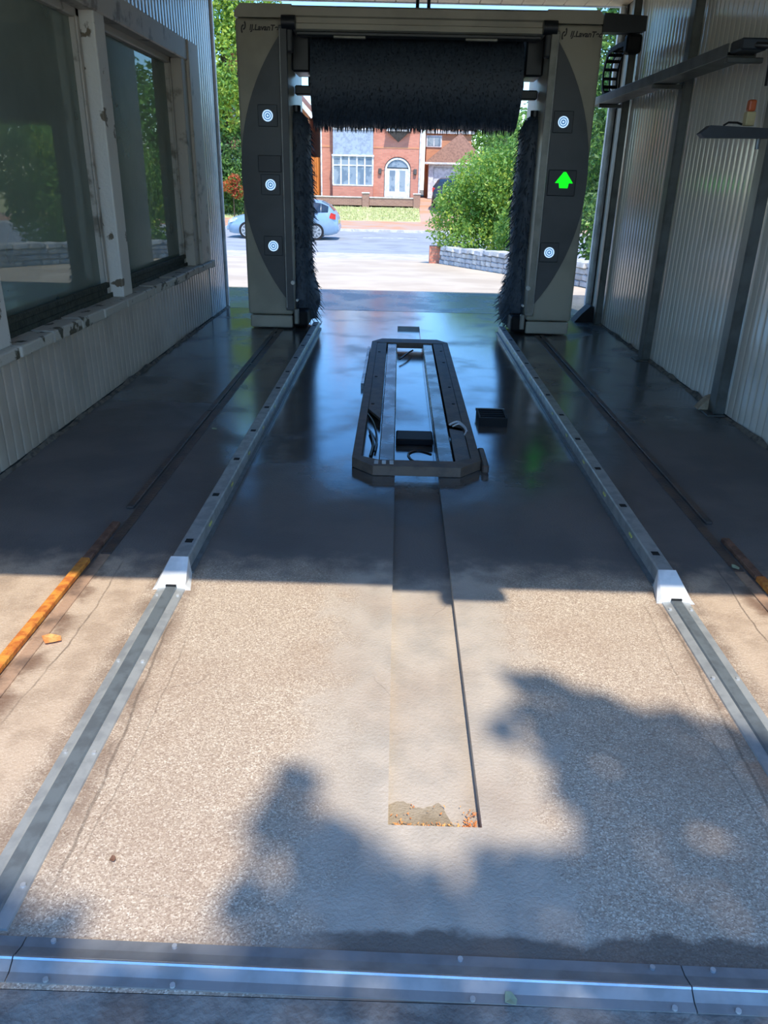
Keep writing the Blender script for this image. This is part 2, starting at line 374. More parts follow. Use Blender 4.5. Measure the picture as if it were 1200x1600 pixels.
def glass_mat():
    m = bpy.data.materials.new('dirty_window_glass'); m.use_nodes = True; nt = m.node_tree; nt.nodes.clear()
    g = N(nt, 'ShaderNodeNewGeometry'); out = N(nt, 'ShaderNodeOutputMaterial')
    gl = N(nt, 'ShaderNodeBsdfGlossy'); gl.inputs['Roughness'].default_value = .015; gl.inputs['Color'].default_value = (.86, .95, .92, 1)
    tr = N(nt, 'ShaderNodeBsdfTransparent'); tr.inputs['Color'].default_value = (.62, .72, .66, 1)
    fr = N(nt, 'ShaderNodeFresnel'); fr.inputs[0].default_value = 1.75
    mx = N(nt, 'ShaderNodeMixShader'); nt.links.new(fr.outputs[0], mx.inputs[0]); nt.links.new(tr.outputs[0], mx.inputs[1]); nt.links.new(gl.outputs[0], mx.inputs[2])
    df = N(nt, 'ShaderNodeBsdfDiffuse'); df.inputs['Color'].default_value = lin((176, 186, 172))
    m2 = N(nt, 'ShaderNodeMixShader'); n = noise(nt, g.outputs['Position'], 1.4, 4)
    r = N(nt, 'ShaderNodeMapRange'); r.inputs[3].default_value = .22; r.inputs[4].default_value = .55; nt.links.new(n, r.inputs[0]); nt.links.new(r.outputs[0], m2.inputs[0])
    nt.links.new(mx.outputs[0], m2.inputs[1]); nt.links.new(df.outputs[0], m2.inputs[2]); nt.links.new(m2.outputs[0], out.inputs[0])
    return m
M_glass = glass_mat()

# ================================================================== SETTING: the bay
WX = 2.36; Y0, Y1 = 1.15, 10.25; ZC = 3.42
fl = MB()
CH = .127; CY0, CY1 = 1.565, 9.14; CD = -.035
def slab(mb, x0, x1, y0, y1, z=0.0, ny=1):
    mb.add([(x0,y0,z),(x1,y0,z),(x1,y1,z),(x0,y1,z)], [(0,1,2,3)])
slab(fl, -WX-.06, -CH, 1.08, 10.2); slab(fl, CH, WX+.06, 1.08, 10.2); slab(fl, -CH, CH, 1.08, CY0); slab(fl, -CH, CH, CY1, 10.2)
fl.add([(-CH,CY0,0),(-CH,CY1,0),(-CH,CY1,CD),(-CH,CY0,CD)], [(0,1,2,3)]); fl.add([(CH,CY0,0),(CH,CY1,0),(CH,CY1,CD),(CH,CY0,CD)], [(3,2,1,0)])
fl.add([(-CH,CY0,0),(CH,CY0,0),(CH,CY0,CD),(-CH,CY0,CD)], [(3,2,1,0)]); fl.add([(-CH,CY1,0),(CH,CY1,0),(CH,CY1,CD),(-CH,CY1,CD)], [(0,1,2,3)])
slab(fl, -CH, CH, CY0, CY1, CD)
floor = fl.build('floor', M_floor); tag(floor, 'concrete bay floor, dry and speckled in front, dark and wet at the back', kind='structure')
MB().box(-30, 30, -40, 1.08, -.3, -.002).build('floor_forecourt', M_fore)['kind'] = 'structure'
# joint strip and wet threshold beyond the bay
MB().box(-9, WX+.8, 10.2, 10.26, -.3, -.006).build('trim_1', M_backing)['kind'] = 'structure'

# right wall: backing panel and vertical boards
def board_profile(wd, dp=.014):
    e = wd/2-.0015
    return [(-e, 0), (-e, dp*.35), (-e+.006, dp*.8), (-e+.02, dp), (e-.02, dp), (e-.006, dp*.8), (e, dp*.35), (e, 0)]
def board_mesh(name, wd, z0, z1, sgn, m, dp=.014):
    p = board_profile(wd, dp); n = len(p)
    vs = [(sgn*d, y, z0) for y, d in p] + [(sgn*d, y, z1) for y, d in p]
    fs = [(i, i+1, i+1+n, i+n) for i in range(n-1)] + [tuple(range(n)), tuple(range(2*n-1, n-1, -1))]
    if sgn < 0: fs = [tuple(reversed(f)) for f in fs]
    me = raw_mesh(name, vs, fs, m); me.polygons.foreach_set('use_smooth', [True]*len(me.polygons)); me.set_sharp_from_angle(angle=R(40)); return me
wr = MB().box(WX, WX+.1, Y0, Y1, 0, ZC+.1).build('wall_right', M_backing); wr['kind'] = 'structure'
bw = .1
me = board_mesh('board', bw, .015, ZC, -1, M_pvc, .005)
for i in range(int((Y1-Y0)/bw)):
    link('board', me, wr, loc=(WX, Y0+bw*(i+.5), 0))
# left wall: boards below and above the windows, full height past them
LX = -2.34
wl = MB().box(LX-.3, LX-.02, Y0, Y1, 0, .6).box(LX-.3, LX-.02, Y0, Y1, 2.82, ZC+.1).box(LX-.3, LX-.02, 8.95, Y1, .6, 2.82).build('wall_left', M_backing); wl['kind'] = 'structure'
meL = board_mesh('board', bw, .02, .60, 1, M_pvc2, .006); meU = board_mesh('board', bw, 2.82, ZC, 1, M_blueclad); meF = board_mesh('board', bw, .02, 2.82, 1, M_blueclad)
n = int((Y1-Y0)/bw)
for i in range(n):
    y = Y0+bw*(i+.5); link('board', meU, wl, loc=(LX-.02, y, 0))
    if y > 9.36: link('board', meF, wl, loc=(LX-.02, y, 0))
    else: link('board', meL, wl, loc=(LX-.02, y, 0))
MB().cbox(LX-.06, LX+.012, Y1-.02, Y1+.03, 0, ZC, .008).build('trim_2', M_trim)['kind'] = 'structure'
# skirting of mortar along the foot of both walls
def mortar(name, x0, x1, s):
    mb = MB(); ys = np.linspace(Y0, Y1, 60); o = []
    for k, y in enumerate(ys): o.append((y, .012+.02*random.random(), .01+.03*random.random()**2))
    for (ya, wa, ha), (yb, wb, hb) in zip(o[:-1], o[1:]):
        mb.add([(x0,ya,0.001),(x0+s*wa,ya,0.001),(x0,ya,ha),(x0,yb,0.001),(x0+s*wb,yb,0.001),(x0,yb,hb)], [(1,4,5,2),(0,1,2),(3,5,4)])
    mb.build(name, M_foot)['kind'] = 'structure'
mortar('baseboard_left', LX-.005, 0, 1); mortar('baseboard_right', WX-.014, 0, -1)
# ceiling: boards running the length of the bay, white edge trim
ce = MB().box(-7, WX+.2, Y0, Y1, ZC+.02, ZC+.14).build('ceiling', M_ceil); ce['kind'] = 'structure'
cw = .235
cme = MB().cbox(-cw/2+.003, cw/2-.003, Y0+.03, Y1-.03, -.012, .02, .006).build('board', M_ceil, ce); cme.location = (-WX+cw/2, 0, ZC)
for i in range(1, 20):
    link('board', cme.data, ce, loc=(-WX+cw*(i+.5), 0, ZC))
MB().cbox(-2.5, WX+.2, Y1, Y1+.06, ZC-.015, ZC+.15, .008).build('trim_3', M_trim)['kind'] = 'structure'
MB().cbox(-7, WX+.2, Y0-.05, Y0, ZC-.06, ZC+.16, .008).build('trim_4', M_trim)['kind'] = 'structure'
# room behind the left windows
rm = MB(); rx0, rx1 = -6.5, LX-.3
rm.box(rx0-.1, rx0, Y0, Y1, 0, ZC).box(rx0, rx1, Y0-.1, Y0, 0, ZC).box(rx0, rx1, Y1-.1, Y1, 0, ZC).box(rx0, rx1, Y0, Y1, -.1, .02)
o = rm.build('wall_room', M_room); o['kind'] = 'structure'

# windows: recessed glass between white peeling posts, one long sill
def window(num, y0, y1, postw0, postw1, label):
    z0, z1 = .69, 2.66
    f = MB()
    f.cbox(LX-.20, LX-.11, y0, y1, z1-.075, z1+.02, .01)
    f.cbox(LX-.20, LX-.11, y0, y0+.07, z0, z1, .01); f.cbox(LX-.20, LX-.11, y1-.07, y1, z0, z1, .01)
    fo = f.build('window_%d' % num, M_frame); tag(fo, label, kind='structure')
    MB().cbox(LX-.20, LX-.11, y0+.07, y1-.07, z0-.02, z0+.075, .01).build('bottom_rail', M_moss, fo)
    MB().box(LX-.168, LX-.160, y0+.06, y1-.06, z0+.06, z1-.06).build('pane', M_glass, fo)
    b = MB(); b.cbox(LX-.12, LX-.095, y0+.05, y1-.05, z0+.055, z0+.10, .008); b.build('glazing_bead', M_moss, fo)
    b = MB(); b.cbox(LX-.118, LX-.1, y0+.05, y0+.085, z0+.09, z1-.07, .006).cbox(LX-.118, LX-.1, y1-.085, y1-.05, z0+.09, z1-.07, .006); b.build('glazing_bead', M_frame, fo)
    return fo
window(1, 4.42, 6.36, 0, 0, 'large dirty window pane between two peeling posts')
window(2, 6.60, 8.74, 0, 0, 'far window pane reflecting trees and sky')
window(3, 2.10, 4.22, 0, 0, 'near window pane at the photo edge')
def post_piece(y0, y1, x0=LX-.22, x1=LX-.01):
    mb = MB(); zs = np.linspace(.66, 2.66, 14)
    # slightly uneven timber post
    for k in range(len(zs)-1):
        pass
    mb.cbox(x0, x1, y0, y1, .66, 2.68, .012, 2); return mb
for i, (a, b) in enumerate(((6.37, 6.59), (4.23, 4.41), (8.75, 8.95), (1.9, 2.09))):
    mb = post_piece(a, b); mb.build('window_post', M_peel if i != 2 else M_frame, wl)
MB().cbox(LX-.24, LX+.005, Y0, 9.12, 2.64, 2.83, .01).build('lintel', M_frame, wl)
MB().cbox(LX-.03, LX+.02, 8.95, 9.36, .66, 2.83, .01).build('window_reveal', M_frame, wl)
# sill: chipped stone pieces in a row
sy = Y0; k = 0
while sy < 9.40:
    L = random.uniform(.28, .6); e = min(sy+L, 9.44); mb = MB()
    mb.cbox(LX-.22, LX+.05+random.uniform(-.008, .008), sy, e-.006, .595+random.uniform(-.006, .004), .668+random.uniform(-.004, .004), .012, 2)
    mb.build('sill_stone', M_sill, wl); sy = e
sb = MB().box(LX-.24, LX-.10, Y0, 8.95, .64, .70).build('sill_backing', M_moss, wl)

# posts on the right wall
for i, (y, lab) in enumerate(((9.6, 'slim dark steel post at the far end of the right wall'), (7.62, 'dark steel wall post in the middle of the right wall'), (5.72, 'dark steel wall post with a splayed concrete foot beside the sensor arm'), (3.8, 'dark steel wall post closest to the bay entry on the right'))):
    wdt = .045 if i == 0 else .06
    t = thing('wall_post', lab, 'post', (WX-.05, y, 0), 'steel posts along the right wall')
    p = MB(); p.cbox(WX-.095, WX-.083, y-wdt, y+wdt, 0.012, ZC-.012, .003); p.build('flange', M_post, t)
    p = MB(); p.cbox(WX-.083, WX-.015, y-wdt, y-wdt+.012, 0.012, ZC-.012, .003); p.build('web', M_post, t)
    p = MB(); p.cbox(WX-.15, WX-.016, y-wdt-.03, y+wdt+.03, 0, .012, .003); p.build('base_plate', M_post, t)
    if i == 2:
        f = MB(); f.prism([(WX-.17, 0.013), (WX-.016, 0.013), (WX-.016, .13), (WX-.10, .10)], 'y', y+wdt+.001, y+wdt+.09); f.build('concrete_foot', M_dirt, t)
t = thing('corner_trim', 'pale ribbed corner trim closing the far end of the right wall', 'trim', (WX, Y1, 0))
for k, (a, b2) in enumerate(((0, .05), (.06, .085), (.095, .12))):
    MB().cbox(WX-.10+.035*k, WX-.06+.035*k, Y1-.13+a, Y1-.13+b2+.02, 0, ZC-.02, .006).build('rib', M_trim, t)
mb = MB(); mb.prism([(2.06, 0), (2.34, 0), (2.34, .16), (2.24, .20), (2.14, .10)], 'y', 9.72, 9.95)
tag(mb.build('rubber_block', M_black), 'black rubber block on the floor by the far right post', 'block')

# ================================================================== FLOOR FITTINGS
# near flat rails, raised guide rails
for s, side in ((-1, 'left'), (1, 'right')):
    xc = 1.05*s
    t = thing('floor_rail', 'flat grey steel guide strip lying on sunlit concrete on the %s' % side, 'rail', (xc, 1.95, 0), 'flat guide strips on the sunlit floor')
    yA, yB = 1.215, 2.80
    MB().prism([(xc-.058, 0), (xc+.058, 0), (xc+.056, .006), (xc+.03, .010), (xc-.03, .010), (xc-.056, .006)], 'y', yA, yB).build('flange', M_alu, t)
    MB().prism([(xc-.024, .0102), (xc+.024, .0102), (xc+.020, .017), (xc-.020, .017)], 'y', yA, yB).build('ridge', M_aludull, t)
    for yy in (1.33, 1.80, 2.27, 2.74):
        for dx in (-.043, .043):
            MB().cyl((xc+dx, yy, .007), (xc+dx, yy, .013), .007, 8).build('bolt', M_bolt, t)
    h = .075
    t = thing('guide_rail', 'long raised steel wheel guide on the %s with white end cap' % side, 'rail', (xc, 5.8, 0), 'raised wheel guide rails')
    prof = [(xc-.036, .012), (xc-.036, h-.006), (xc-.030, h), (xc+.030, h), (xc+.036, h-.006), (xc+.036, .012)]
    MB().prism(prof, 'y', 2.95, 8.86).build('channel', M_alu, t)
    MB().prism([(xc-.055, 0), (xc+.055, 0), (xc+.055, .012), (xc-.055, .012)], 'y', 2.95, 8.86).build('foot_flange', M_aludull, t)
    # splayed end cap
    c = MB(); ya, yb = 2.80, 2.955
    vs = []
    for (y, hw, hb, hh) in ((ya, .060, .080, .022), (yb, .038, .048, .078)):
        vs += [(xc-hb, y, 0), (xc-hw, y, hh), (xc+hw, y, hh), (xc+hb, y, 0)]
    c.add(vs, [(0,1,2,3), (7,6,5,4), (0,4,5,1), (1,5,6,2), (2,6,7,3), (3,7,4,0)])
    co = c.build('end_cap', M_cap, t)
    MB().box(xc-.022, xc+.022, ya-.004, ya+.012, .012, .0235).build('notch', M_slot, co)
    yy = 3.1
    while yy < 8.8:
        MB().box(xc-.016, xc+.016, yy, yy+.035, h-.001, h+.002).build('slot', M_slot, t)
        yy += .55
    yy = 3.35
    while yy < 8.5:
        xi = xc-s*.0365
        MB().box(min(xi, xi-s*.003), max(xi, xi-s*.003), yy, yy+.045, .040, .052).build('reflector', M_reflector, t)
        yy += .52
    # rusty gantry rail
    xr = 1.49*s
    t = thing('gantry_rail', 'rusty steel gantry rail let into the floor on the %s' % side, 'rail', (xr, 6, 0), 'rusty gantry rails')
    ys_ = 1.3
    for (ra, rb, rm_, zt_) in ((ys_, 3.02, M_rust, .028), (3.03, 3.42, M_rustd, .024), (3.62, 5.4, M_rustw, .016), (5.42, 8.74, M_rustw, .012)):  # darker rust past the roof's shadow edge paints the shade onto the head
        MB().cbox(xr-.020, xr+.020, ra, rb, .002, zt_, .004).build('rail_head', rm_, t)
    xi = xr-s*.055
    MB().cbox(min(xi-.024, xi+.024), max(xi-.024, xi+.024), 1.3, 3.1, -.004, .006, .002).build('rail_foot', M_rustf, t)
    MB().cbox(min(xi-.024, xi+.024), max(xi-.024, xi+.024), 3.11, 8.74, -.004, .005, .002).build('rail_foot', M_rustw, t)  # shade inside the bay painted in as a darker foot
# threshold bar in three lengths, slightly skew to the bay
def barY(x): return 1.128 - .0125*x
for i, (a, b2, lab) in enumerate(((-2.3, -.942, 'left length of the ridged zinc threshold bar'), (-.939, .530, 'long middle length of the ridged zinc threshold bar'), (.533, 2.3, 'right length of the ridged zinc threshold bar'))):
    t = thing('threshold_bar', lab+' across the bay entry', 'threshold bar', ((a+b2)/2, barY((a+b2)/2), 0), 'threshold bars')
    pr = [(.060, 0), (.060, .004), (.034, .006), (.001, .020), (-.002, .020), (-.026, .006), (-.046, .004), (-.046, 0)]
    n = len(pr); vs = []
    for x in (a, b2): vs += [(x, barY(x)+d, z) for d, z in pr]
    m = MB(); m.add(vs, [tuple(range(n)), tuple(range(2*n-1, n-1, -1))]+[(k, k+n, (k+1)%n+n, (k+1)%n) for k in range(n)]); m.build('profile', M_bar, t)
    MB().add([(x, barY(x)+d_, z_) for x in (a, b2) for (d_, z_) in ((.004, .0195), (.0005, .0222), (-.0025, .0222), (-.006, .0188))], [(0,1,2,3), (7,6,5,4), (0,4,5,1), (1,5,6,2), (2,6,7,3), (3,7,4,0)]).build('ridge', M_ridge, t)
    xs = [a+.065, b2-.065] + ([-.60, .04] if i == 1 else [])
    for x in xs:
        for d in (.049, -.041):
            xx = x+(.02 if d < 0 else 0); MB().cyl((xx, barY(xx)+d, .005), (xx, barY(xx)+d, .011), .006, 8).build('bolt', M_bolt, t)

# undercarriage wash frame in the centre of the bay
t = thing('underbody_wash_frame', 'long dark chamfered underbody wash frame lying over the floor channel', 'wash frame', (0, 6.1, 0))
def beam(name, poly, z0, z1, m, c=None): return MB().prism(poly, 'z', z0, z1).build(name, m, t)
o_ = .385; yN, yF = 4.20, 8.06
beam('front_beam', [(-o_, yN+.14), (-o_+.13, yN), (o_-.13, yN), (o_, yN+.14), (o_-.055, yN+.17), (o_-.16, yN+.11), (-o_+.16, yN+.11), (-o_+.055, yN+.17)], .004, .062, M_rubber)
beam('rear_beam', [(-o_, yF-.16), (-o_+.1, yF), (o_-.1, yF), (o_, yF-.16), (o_-.09, yF-.2), (-o_+.09, yF-.2)], .004, .06, M_rubber)
beam('side_beam', [(-o_, yN+.14), (-o_+.055, yN+.17), (-o_+.055, yF-.2), (-o_, yF-.16)], .004, .06, M_rubber)
beam('side_beam', [(o_-.055, yN+.17), (o_, yN+.14), (o_, yF-.16), (o_-.055, yF-.2)], .004, .06, M_rubber)
beam('cover_plate', [(-o_+.057, 5.42), (-.235, 5.18), (-.235, yF-.2), (-o_+.057, yF-.2)], .036, .056, M_rubber)
beam('cover_plate', [(.235, 5.12), (o_-.057, 5.05), (o_-.057, yF-.2), (.235, yF-.2)], .036, .056, M_rubber)
beam('cover_plate', [(.235, yN+.12), (o_-.057, yN+.18), (o_-.057, 4.95), (.235, 5.0)], .030, .050, M_rustw)
for s in (-1, 1):
    MB().cbox(min(s*.13, s*.225), max(s*.13, s*.225), yN+.115, yF-.205, .004, .05, .006).build('steel_strip', M_wetmetal, t)
MB().box(-.42, -.395, 6.2, 7.7, .0, .045).build('edge_plate', M_wetmetal, t)
MB().cbox(-CH+.003, CH-.003, 4.86, 5.06, CD+.004, .012, .008).build('cross_block', M_black, t)
for k, (x, y) in enumerate(((-.30, 5.55), (-.30, 6.4), (-.30, 7.4), (.30, 5.6), (.30, 6.1), (.30, 7.0), (.30, 7.5))):
    MB().cyl((x, y, .056), (x, y, .060), .012, 8).build('bolt', M_slot, t)
def hose(pts, r, m, name='hose'): 
    P = []
    pts = [Vector(p) for p in pts]
    for i in range(len(pts)-1):
        p0 = pts[max(i-1, 0)]; p1 = pts[i]; p2 = pts[i+1]; p3 = pts[min(i+2, len(pts)-1)]
        for q in range(6):
            u = q/6; P.append(.5*((2*p1)+(-p0+p2)*u+(2*p0-5*p1+4*p2-p3)*u*u+(-p0+3*p1-3*p2+p3)*u**3))
    P.append(pts[-1]); return MB().tube(P, r, 6).build(name, m, t, smooth=60)
hose([(.10, 4.60, .0), (.02, 4.66, .0), (-.04, 4.60, .0), (-.03, 4.5, .0), (.02, 4.42, .0)], .009, M_cable)
hose([(-.10, 7.35, .0), (-.02, 7.6, .01), (.03, 7.78, .0)], .009, M_cable)
hose([(-.33, 5.3, .05), (-.28, 5.1, .045), (-.25, 4.85, .02), (-.255, 4.6, .012)], .008, M_cable)
hose([(-.30, 5.0, .012), (-.27, 4.75, .012), (-.28, 4.5, .012)], .010, M_cable)
hose([(.24, 5.06, .06), (.30, 5.10, .07), (.345, 4.98, .058), (.33, 4.86, .054)], .008, M_palecable)
hose([(.26, 5.03, .058), (.31, 5.06, .066), (.35, 4.92, .058)], .006, M_palecable)
MB().cbox(.39, .43, 4.28, 4.62, .0, .05, .008).build('side_bracket', M_rustw, t)
for k in range(3): MB().cbox(-.25+.045*k, -.225+.045*k, yN+.03, yN+.09, .062, .066, .002).build('tag_plate', M_alu, t)
# small black drain box
t = thing('drain_box', 'small black plastic drain grate on the wet floor beside the wash frame', 'drain box', (.56, 5.36, 0))
MB().box(.46, .66, 5.24, 5.252, 0, .06).box(.46, .66, 5.468, 5.48, 0, .06).box(.46, .472, 5.252, 5.468, 0, .06).box(.648, .66, 5.252, 5.468, 0, .06).build('tray', M_black, t)
MB().box(.473, .647, 5.253, 5.467, .002, .02).build('base', M_black, t)
for k in range(4): MB().cbox(.473, .647, 5.27+.05*k, 5.288+.05*k, .045, .056, .003).build('slat', M_black, t)
MB().box(.455, .665, 5.479, 5.487, .045, .064).build('rim', M_aludull, t)

# fallen leaves
def leaf_obj(name, label, x, y, z, L, W_, rz, m, curl=.25, group='fallen leaves on the floor'):
    mb = MB(); pr = [(0, -.5), (.32, -.28), (.5, 0), (.36, .3), (0, .5), (-.34, .28), (-.5, 0), (-.33, -.3)]
    ca, sa = math.cos(rz), math.sin(rz); vs = [(x, y, z+.004)]
    for k, (a, b2) in enumerate(pr):
        u = a*W_*(1+.2*math.sin(k*2.3)); v = b2*L; vs.append((x+u*ca-v*sa, y+u*sa+v*ca, z+.006+curl*L*(a*a+b2*b2*.5)*(1+.5*math.sin(k*1.9))))
    mb.add(vs, [(0, i+1, (i+1)%8+1) for i in range(8)]); o = mb.build(name, m, org=Vector((x, y, z))); o.location = (x, y, z)
    sol = o.modifiers.new('thickness', 'SOLIDIFY'); sol.thickness = .0012
    return tag(o, label, 'leaf', group)
leaf_obj('fallen_leaf', 'big curled orange leaf beside the left rusty rail', -1.385, 2.40, .001, .085, .06, 1.3, M_dry)
leaf_obj('fallen_leaf', 'pale green leaf resting on the front of the threshold bar', .14, 1.088, .006, .034, .026, .6, M_palegreen, .15)
leaf_obj('fallen_leaf', 'small yellowish leaf in the shade by the right rusty rail', 1.43, 3.14, .001, .05, .03, .3, M_palegreen)
leaf_obj('fallen_leaf', 'tiny pale scrap of leaf left of the left rusty rail', -1.70, 2.62, .001, .04, .015, 1.2, M_dry)
leaf_obj('fallen_leaf', 'small leaf lying in the dark far left near the rusty rail', -1.36, 5.0, .001, .05, .03, .9, M_palegreen)
leaf_obj('fallen_leaf', 'small dark brown leaf near the front left corner of the floor', -.82, 1.42, .001, .022, .014, .5, M_rustd)
# leaf litter and silt heaped at the near end of the channel
mb = MB(); rr = random.Random(3); z = CD+.003
def flake(x, y, s, zz):
    a = rr.random()*6.3; vs = [(x+s*math.cos(a+q)*(1 if k % 2 == 0 else .45), y+s*math.sin(a+q)*(1 if k % 2 == 0 else .45), zz+rr.uniform(0, .009)) for k, q in enumerate((0, 1.57, 3.14, 4.71))]
    mb.add(vs, [(0,1,2,3)])
for k in range(420):
    u = rr.random(); x = rr.uniform(-CH+.008, CH-.008); y = CY0+.004+rr.random()**2*(.03 if rr.random() < .85 else .1)
    if rr.random() < .13: x = rr.uniform(.085, CH-.008); y = CY0+.004+rr.random()*.08
    flake(x, y, rr.uniform(.002, .006), z+rr.random()*.008)
o = mb.build('leaf_litter', M_dry); tag(o, 'orange leaf litter heaped at the near end of the floor channel', 'leaf litter', kind='stuff')
mb = MB(); pl = [(-CH+.002, CY0+.002)]+[(x, CY0+.105+.012*math.sin(x*50)+.006*rr.random()-.075*min(1, max(0, (x-.02)/.03))) for x in np.linspace(-CH+.002, CH-.002, 40)]+[(CH-.002, CY0+.002)]
mb.prism(pl, 'z', CD+.0005, CD+.002); tag(mb.build('silt_patch', M_dirt), 'brown silt patch on the floor of the channel near end', 'silt', kind='stuff')

# ================================================================== WASH GANTRY
GY = 8.765
g = thing('wash_gantry', 'rollover car wash gantry with beige columns, charcoal arc panels and dark brushes', 'car wash', (0, GY, 0))
def arc_poly(s, x_in, z0, z1, xo, n=26):
    # circular bow from (x_in,z0) to (x_in,z1) reaching xo
    sg = xo-x_in; ch = (z1-z0)/2; r = (ch*ch+sg*sg)/(2*sg); zc = (z0+z1)/2; xcn = xo-r; a = math.asin(ch/r)
    return [(s*(xcn+r*math.cos(-a+2*a*i/n)), zc+r*math.sin(-a+2*a*i/n)) for i in range(n+1)]
def text_mesh(name, txt, size, loc, m, parent):
    cu = bpy.data.curves.new(name, 'FONT'); cu.body = txt; cu.size = size; cu.extrude = .001; cu.align_x = 'LEFT'; cu.shear = .2; cu.offset = .0022
    o = bpy.data.objects.new(name, cu); COL.objects.link(o); dg = bpy.context.evaluated_depsgraph_get()
    me = bpy.data.meshes.new_from_object(o.evaluated_get(dg)); bpy.data.objects.remove(o); me.materials.append(m) if not me.materials else None
    me.materials.clear(); me.materials.append(m)
    t = link(name, me, parent); t.location = Vector(loc)-ORG[parent]; t.rotation_euler = (R(90), 0, 0); return t
for s in (-1, 1):
    def mm(a, b2): return (min(s*a, s*b2), max(s*a, s*b2))
    x0, x1 = mm(1.30, 1.80)
    col = MB().cbox(x0, x1, GY, 10.05, .16, 2.995, .03, 3).build('column', M_beige, g, smooth=40)
    a0, a1 = mm(1.31, 1.785); MB().cbox(a0, a1, GY+.015, 10.0, .015, .15, .015, 2).build('plinth', M_beige, g)
    hx = [(s*1.24, 3.0), (s*1.80, 3.0), (s*1.80, 3.05), (s*1.74, 3.115), (s*1.24, 3.115)]
    MB().prism(hx, 'y', GY-.01, 9.9).build('head_cap', M_beige, g)
    MB().prism(arc_poly(s, 1.30, .26, 2.93, 1.797), 'y', GY-.03, GY+.01).build('arc_panel', M_dark, g)
    b0, b1 = mm(1.285, 1.365)
    vb = MB().cbox(b0, b1, GY-.075, GY-.02, .22, 2.93, .008, 2).build('guide_post', M_silver if s > 0 else M_dark, g)
    MB().cbox(*mm(1.352, 1.36), GY-.082, GY-.074, .25, 2.9, .002).build('edge_strip', M_alu, vb)
    # lower brush bearing and mud guard
    MB().cbox(*mm(1.14, 1.33), GY+.04, GY+.5, .02, .20, .03, 2).build('brush_bearing', M_black, g)
    MB().cbox(*mm(1.235, 1.29), GY-.02, GY+.03, .06, .23, .012, 2).build('bearing_bracket', M_silver, g)
    MB().cyl((s*1.245, GY-.06, .33), (s*1.245, GY-.02, .33), .014, 10).build('bearing_bolt', M_alu, g)
    MB().cyl((s*1.285, GY-.085, .52), (s*1.285, GY-.03, .52), .022, 10).build('post_buffer', M_alu, g)
    # head roller
    MB().cyl((s*1.20, GY-.05, 2.955), (s*1.335, GY-.05, 2.955), .062, 18).build('head_roller', M_darker, g, smooth=40)
    MB().cbox(*mm(1.23, 1.30), GY-.06, GY+.02, 2.70, 2.92, .02, 2).build('roller_housing', M_darker, g)
    # lamps
    zs = (2.145, 1.50, .893) if s < 0 else (2.146, None, .893)
    xs = (1.503, 1.497, 1.49) if s < 0 else (1.487, 0, 1.478)
    for z_, x_ in zip(zs, xs):
        if z_ is None: continue
        cx = s*x_
        p = MB().cbox(cx-.10, cx+.10, GY-.040, GY-.029, z_-.10, z_+.10, .008).build('lamp_panel', M_panel, g)
        MB().cyl((cx, GY-.041, z_), (cx, GY-.043, z_), .054, 24).build('lamp_lens', M_ringgap, p)
        for q, (r0, r1) in enumerate(((.042, .054), (.022, .033), (.0, .011))):
            MB().ring((cx, z_), max(r0, .001), r1, GY-.046, GY-.0435, 28).build('lamp_ring', M_light, p)
    if s > 0:
        p = MB().cbox(1.39, 1.68, GY-.042, GY-.029, 1.455, 1.705, .01).build('signal_panel', M_darker, g)
        cx, cz = 1.556, 1.60
        MB().prism([(cx-.092, cz-.02), (cx-.05, cz-.02), (cx-.042, cz-.068), (cx+.042, cz-.068), (cx+.05, cz-.02), (cx+.092, cz-.02), (cx+.012, cz+.085), (cx-.012, cz+.085)], 'y', GY-.048, GY-.0425).build('green_arrow', M_green, p)
    else:
        p = MB().cbox(-1.62, -1.38, GY-.040, GY-.029, 1.62, 1.78, .02).build('signal_panel', M_darker, g)
    # maker's mark: broken ring emblem and lettering
    tx = -1.765 if s < 0 else 1.37
    lg = MB()
    for (aa, ab, rx) in ((R(100), R(265), .040), (R(-80), R(85), .040)):
        pts = []
        for q in range(9):
            an = aa+(ab-aa)*q/8; pts.append((an, .036+.004*math.sin(q)))
        for (u, r), (v, r2) in zip(pts[:-1], pts[1:]):
            th = .017
            P = lambda an, r: (tx+.048+r*math.cos(an)*.75+(r*math.sin(an))*.25, 2.915+r*math.sin(an)+(.012 if aa < 0 else -.012))
            lg.prism([P(u, r), P(v, r2), P(v, r2-th), P(u, r-th)], 'y', GY-.003, GY-.0005)
    lg.build('emblem', M_print, g)
    text_mesh('lettering', 'IJ.LavanTec', .068, (tx+.105, GY-.001, 2.892), M_print, g)
# crossbeam
MB().prism([(GY-.02, 3.02), (GY-.02, 3.09), (GY+.02, 3.11), (9.05, 3.11), (9.05, 2.90), (GY+.03, 2.90), (GY-.015, 2.91), (GY-.015, 2.955), (GY+.015, 2.965), (GY+.015, 3.01)], 'x', -1.24, 1.24).build('crossbeam', M_beige, g)
MB().cbox(-1.29, 1.29, 9.06, 9.98, 3.0, 3.09, .02).build('drive_housing', M_darker, g)
MB().cbox(-1.2, 1.2, GY+.04, GY+.2, 2.87, 2.896, .004).build('beam_underside', M_dark, g)
for xx in (-.68, .62): MB().cbox(xx-.16, xx+.16, GY+.02, GY+.06, 2.84, 2.866, .006).build('nozzle_bar', M_silver, g)
for xx in (-.02, .09): MB().tube([(xx, GY+.1, 3.11), (xx, GY+.1, 3.2), (xx+.05, GY+.14, 3.30)], .018, 8).build('supply_hose', M_cable, g)
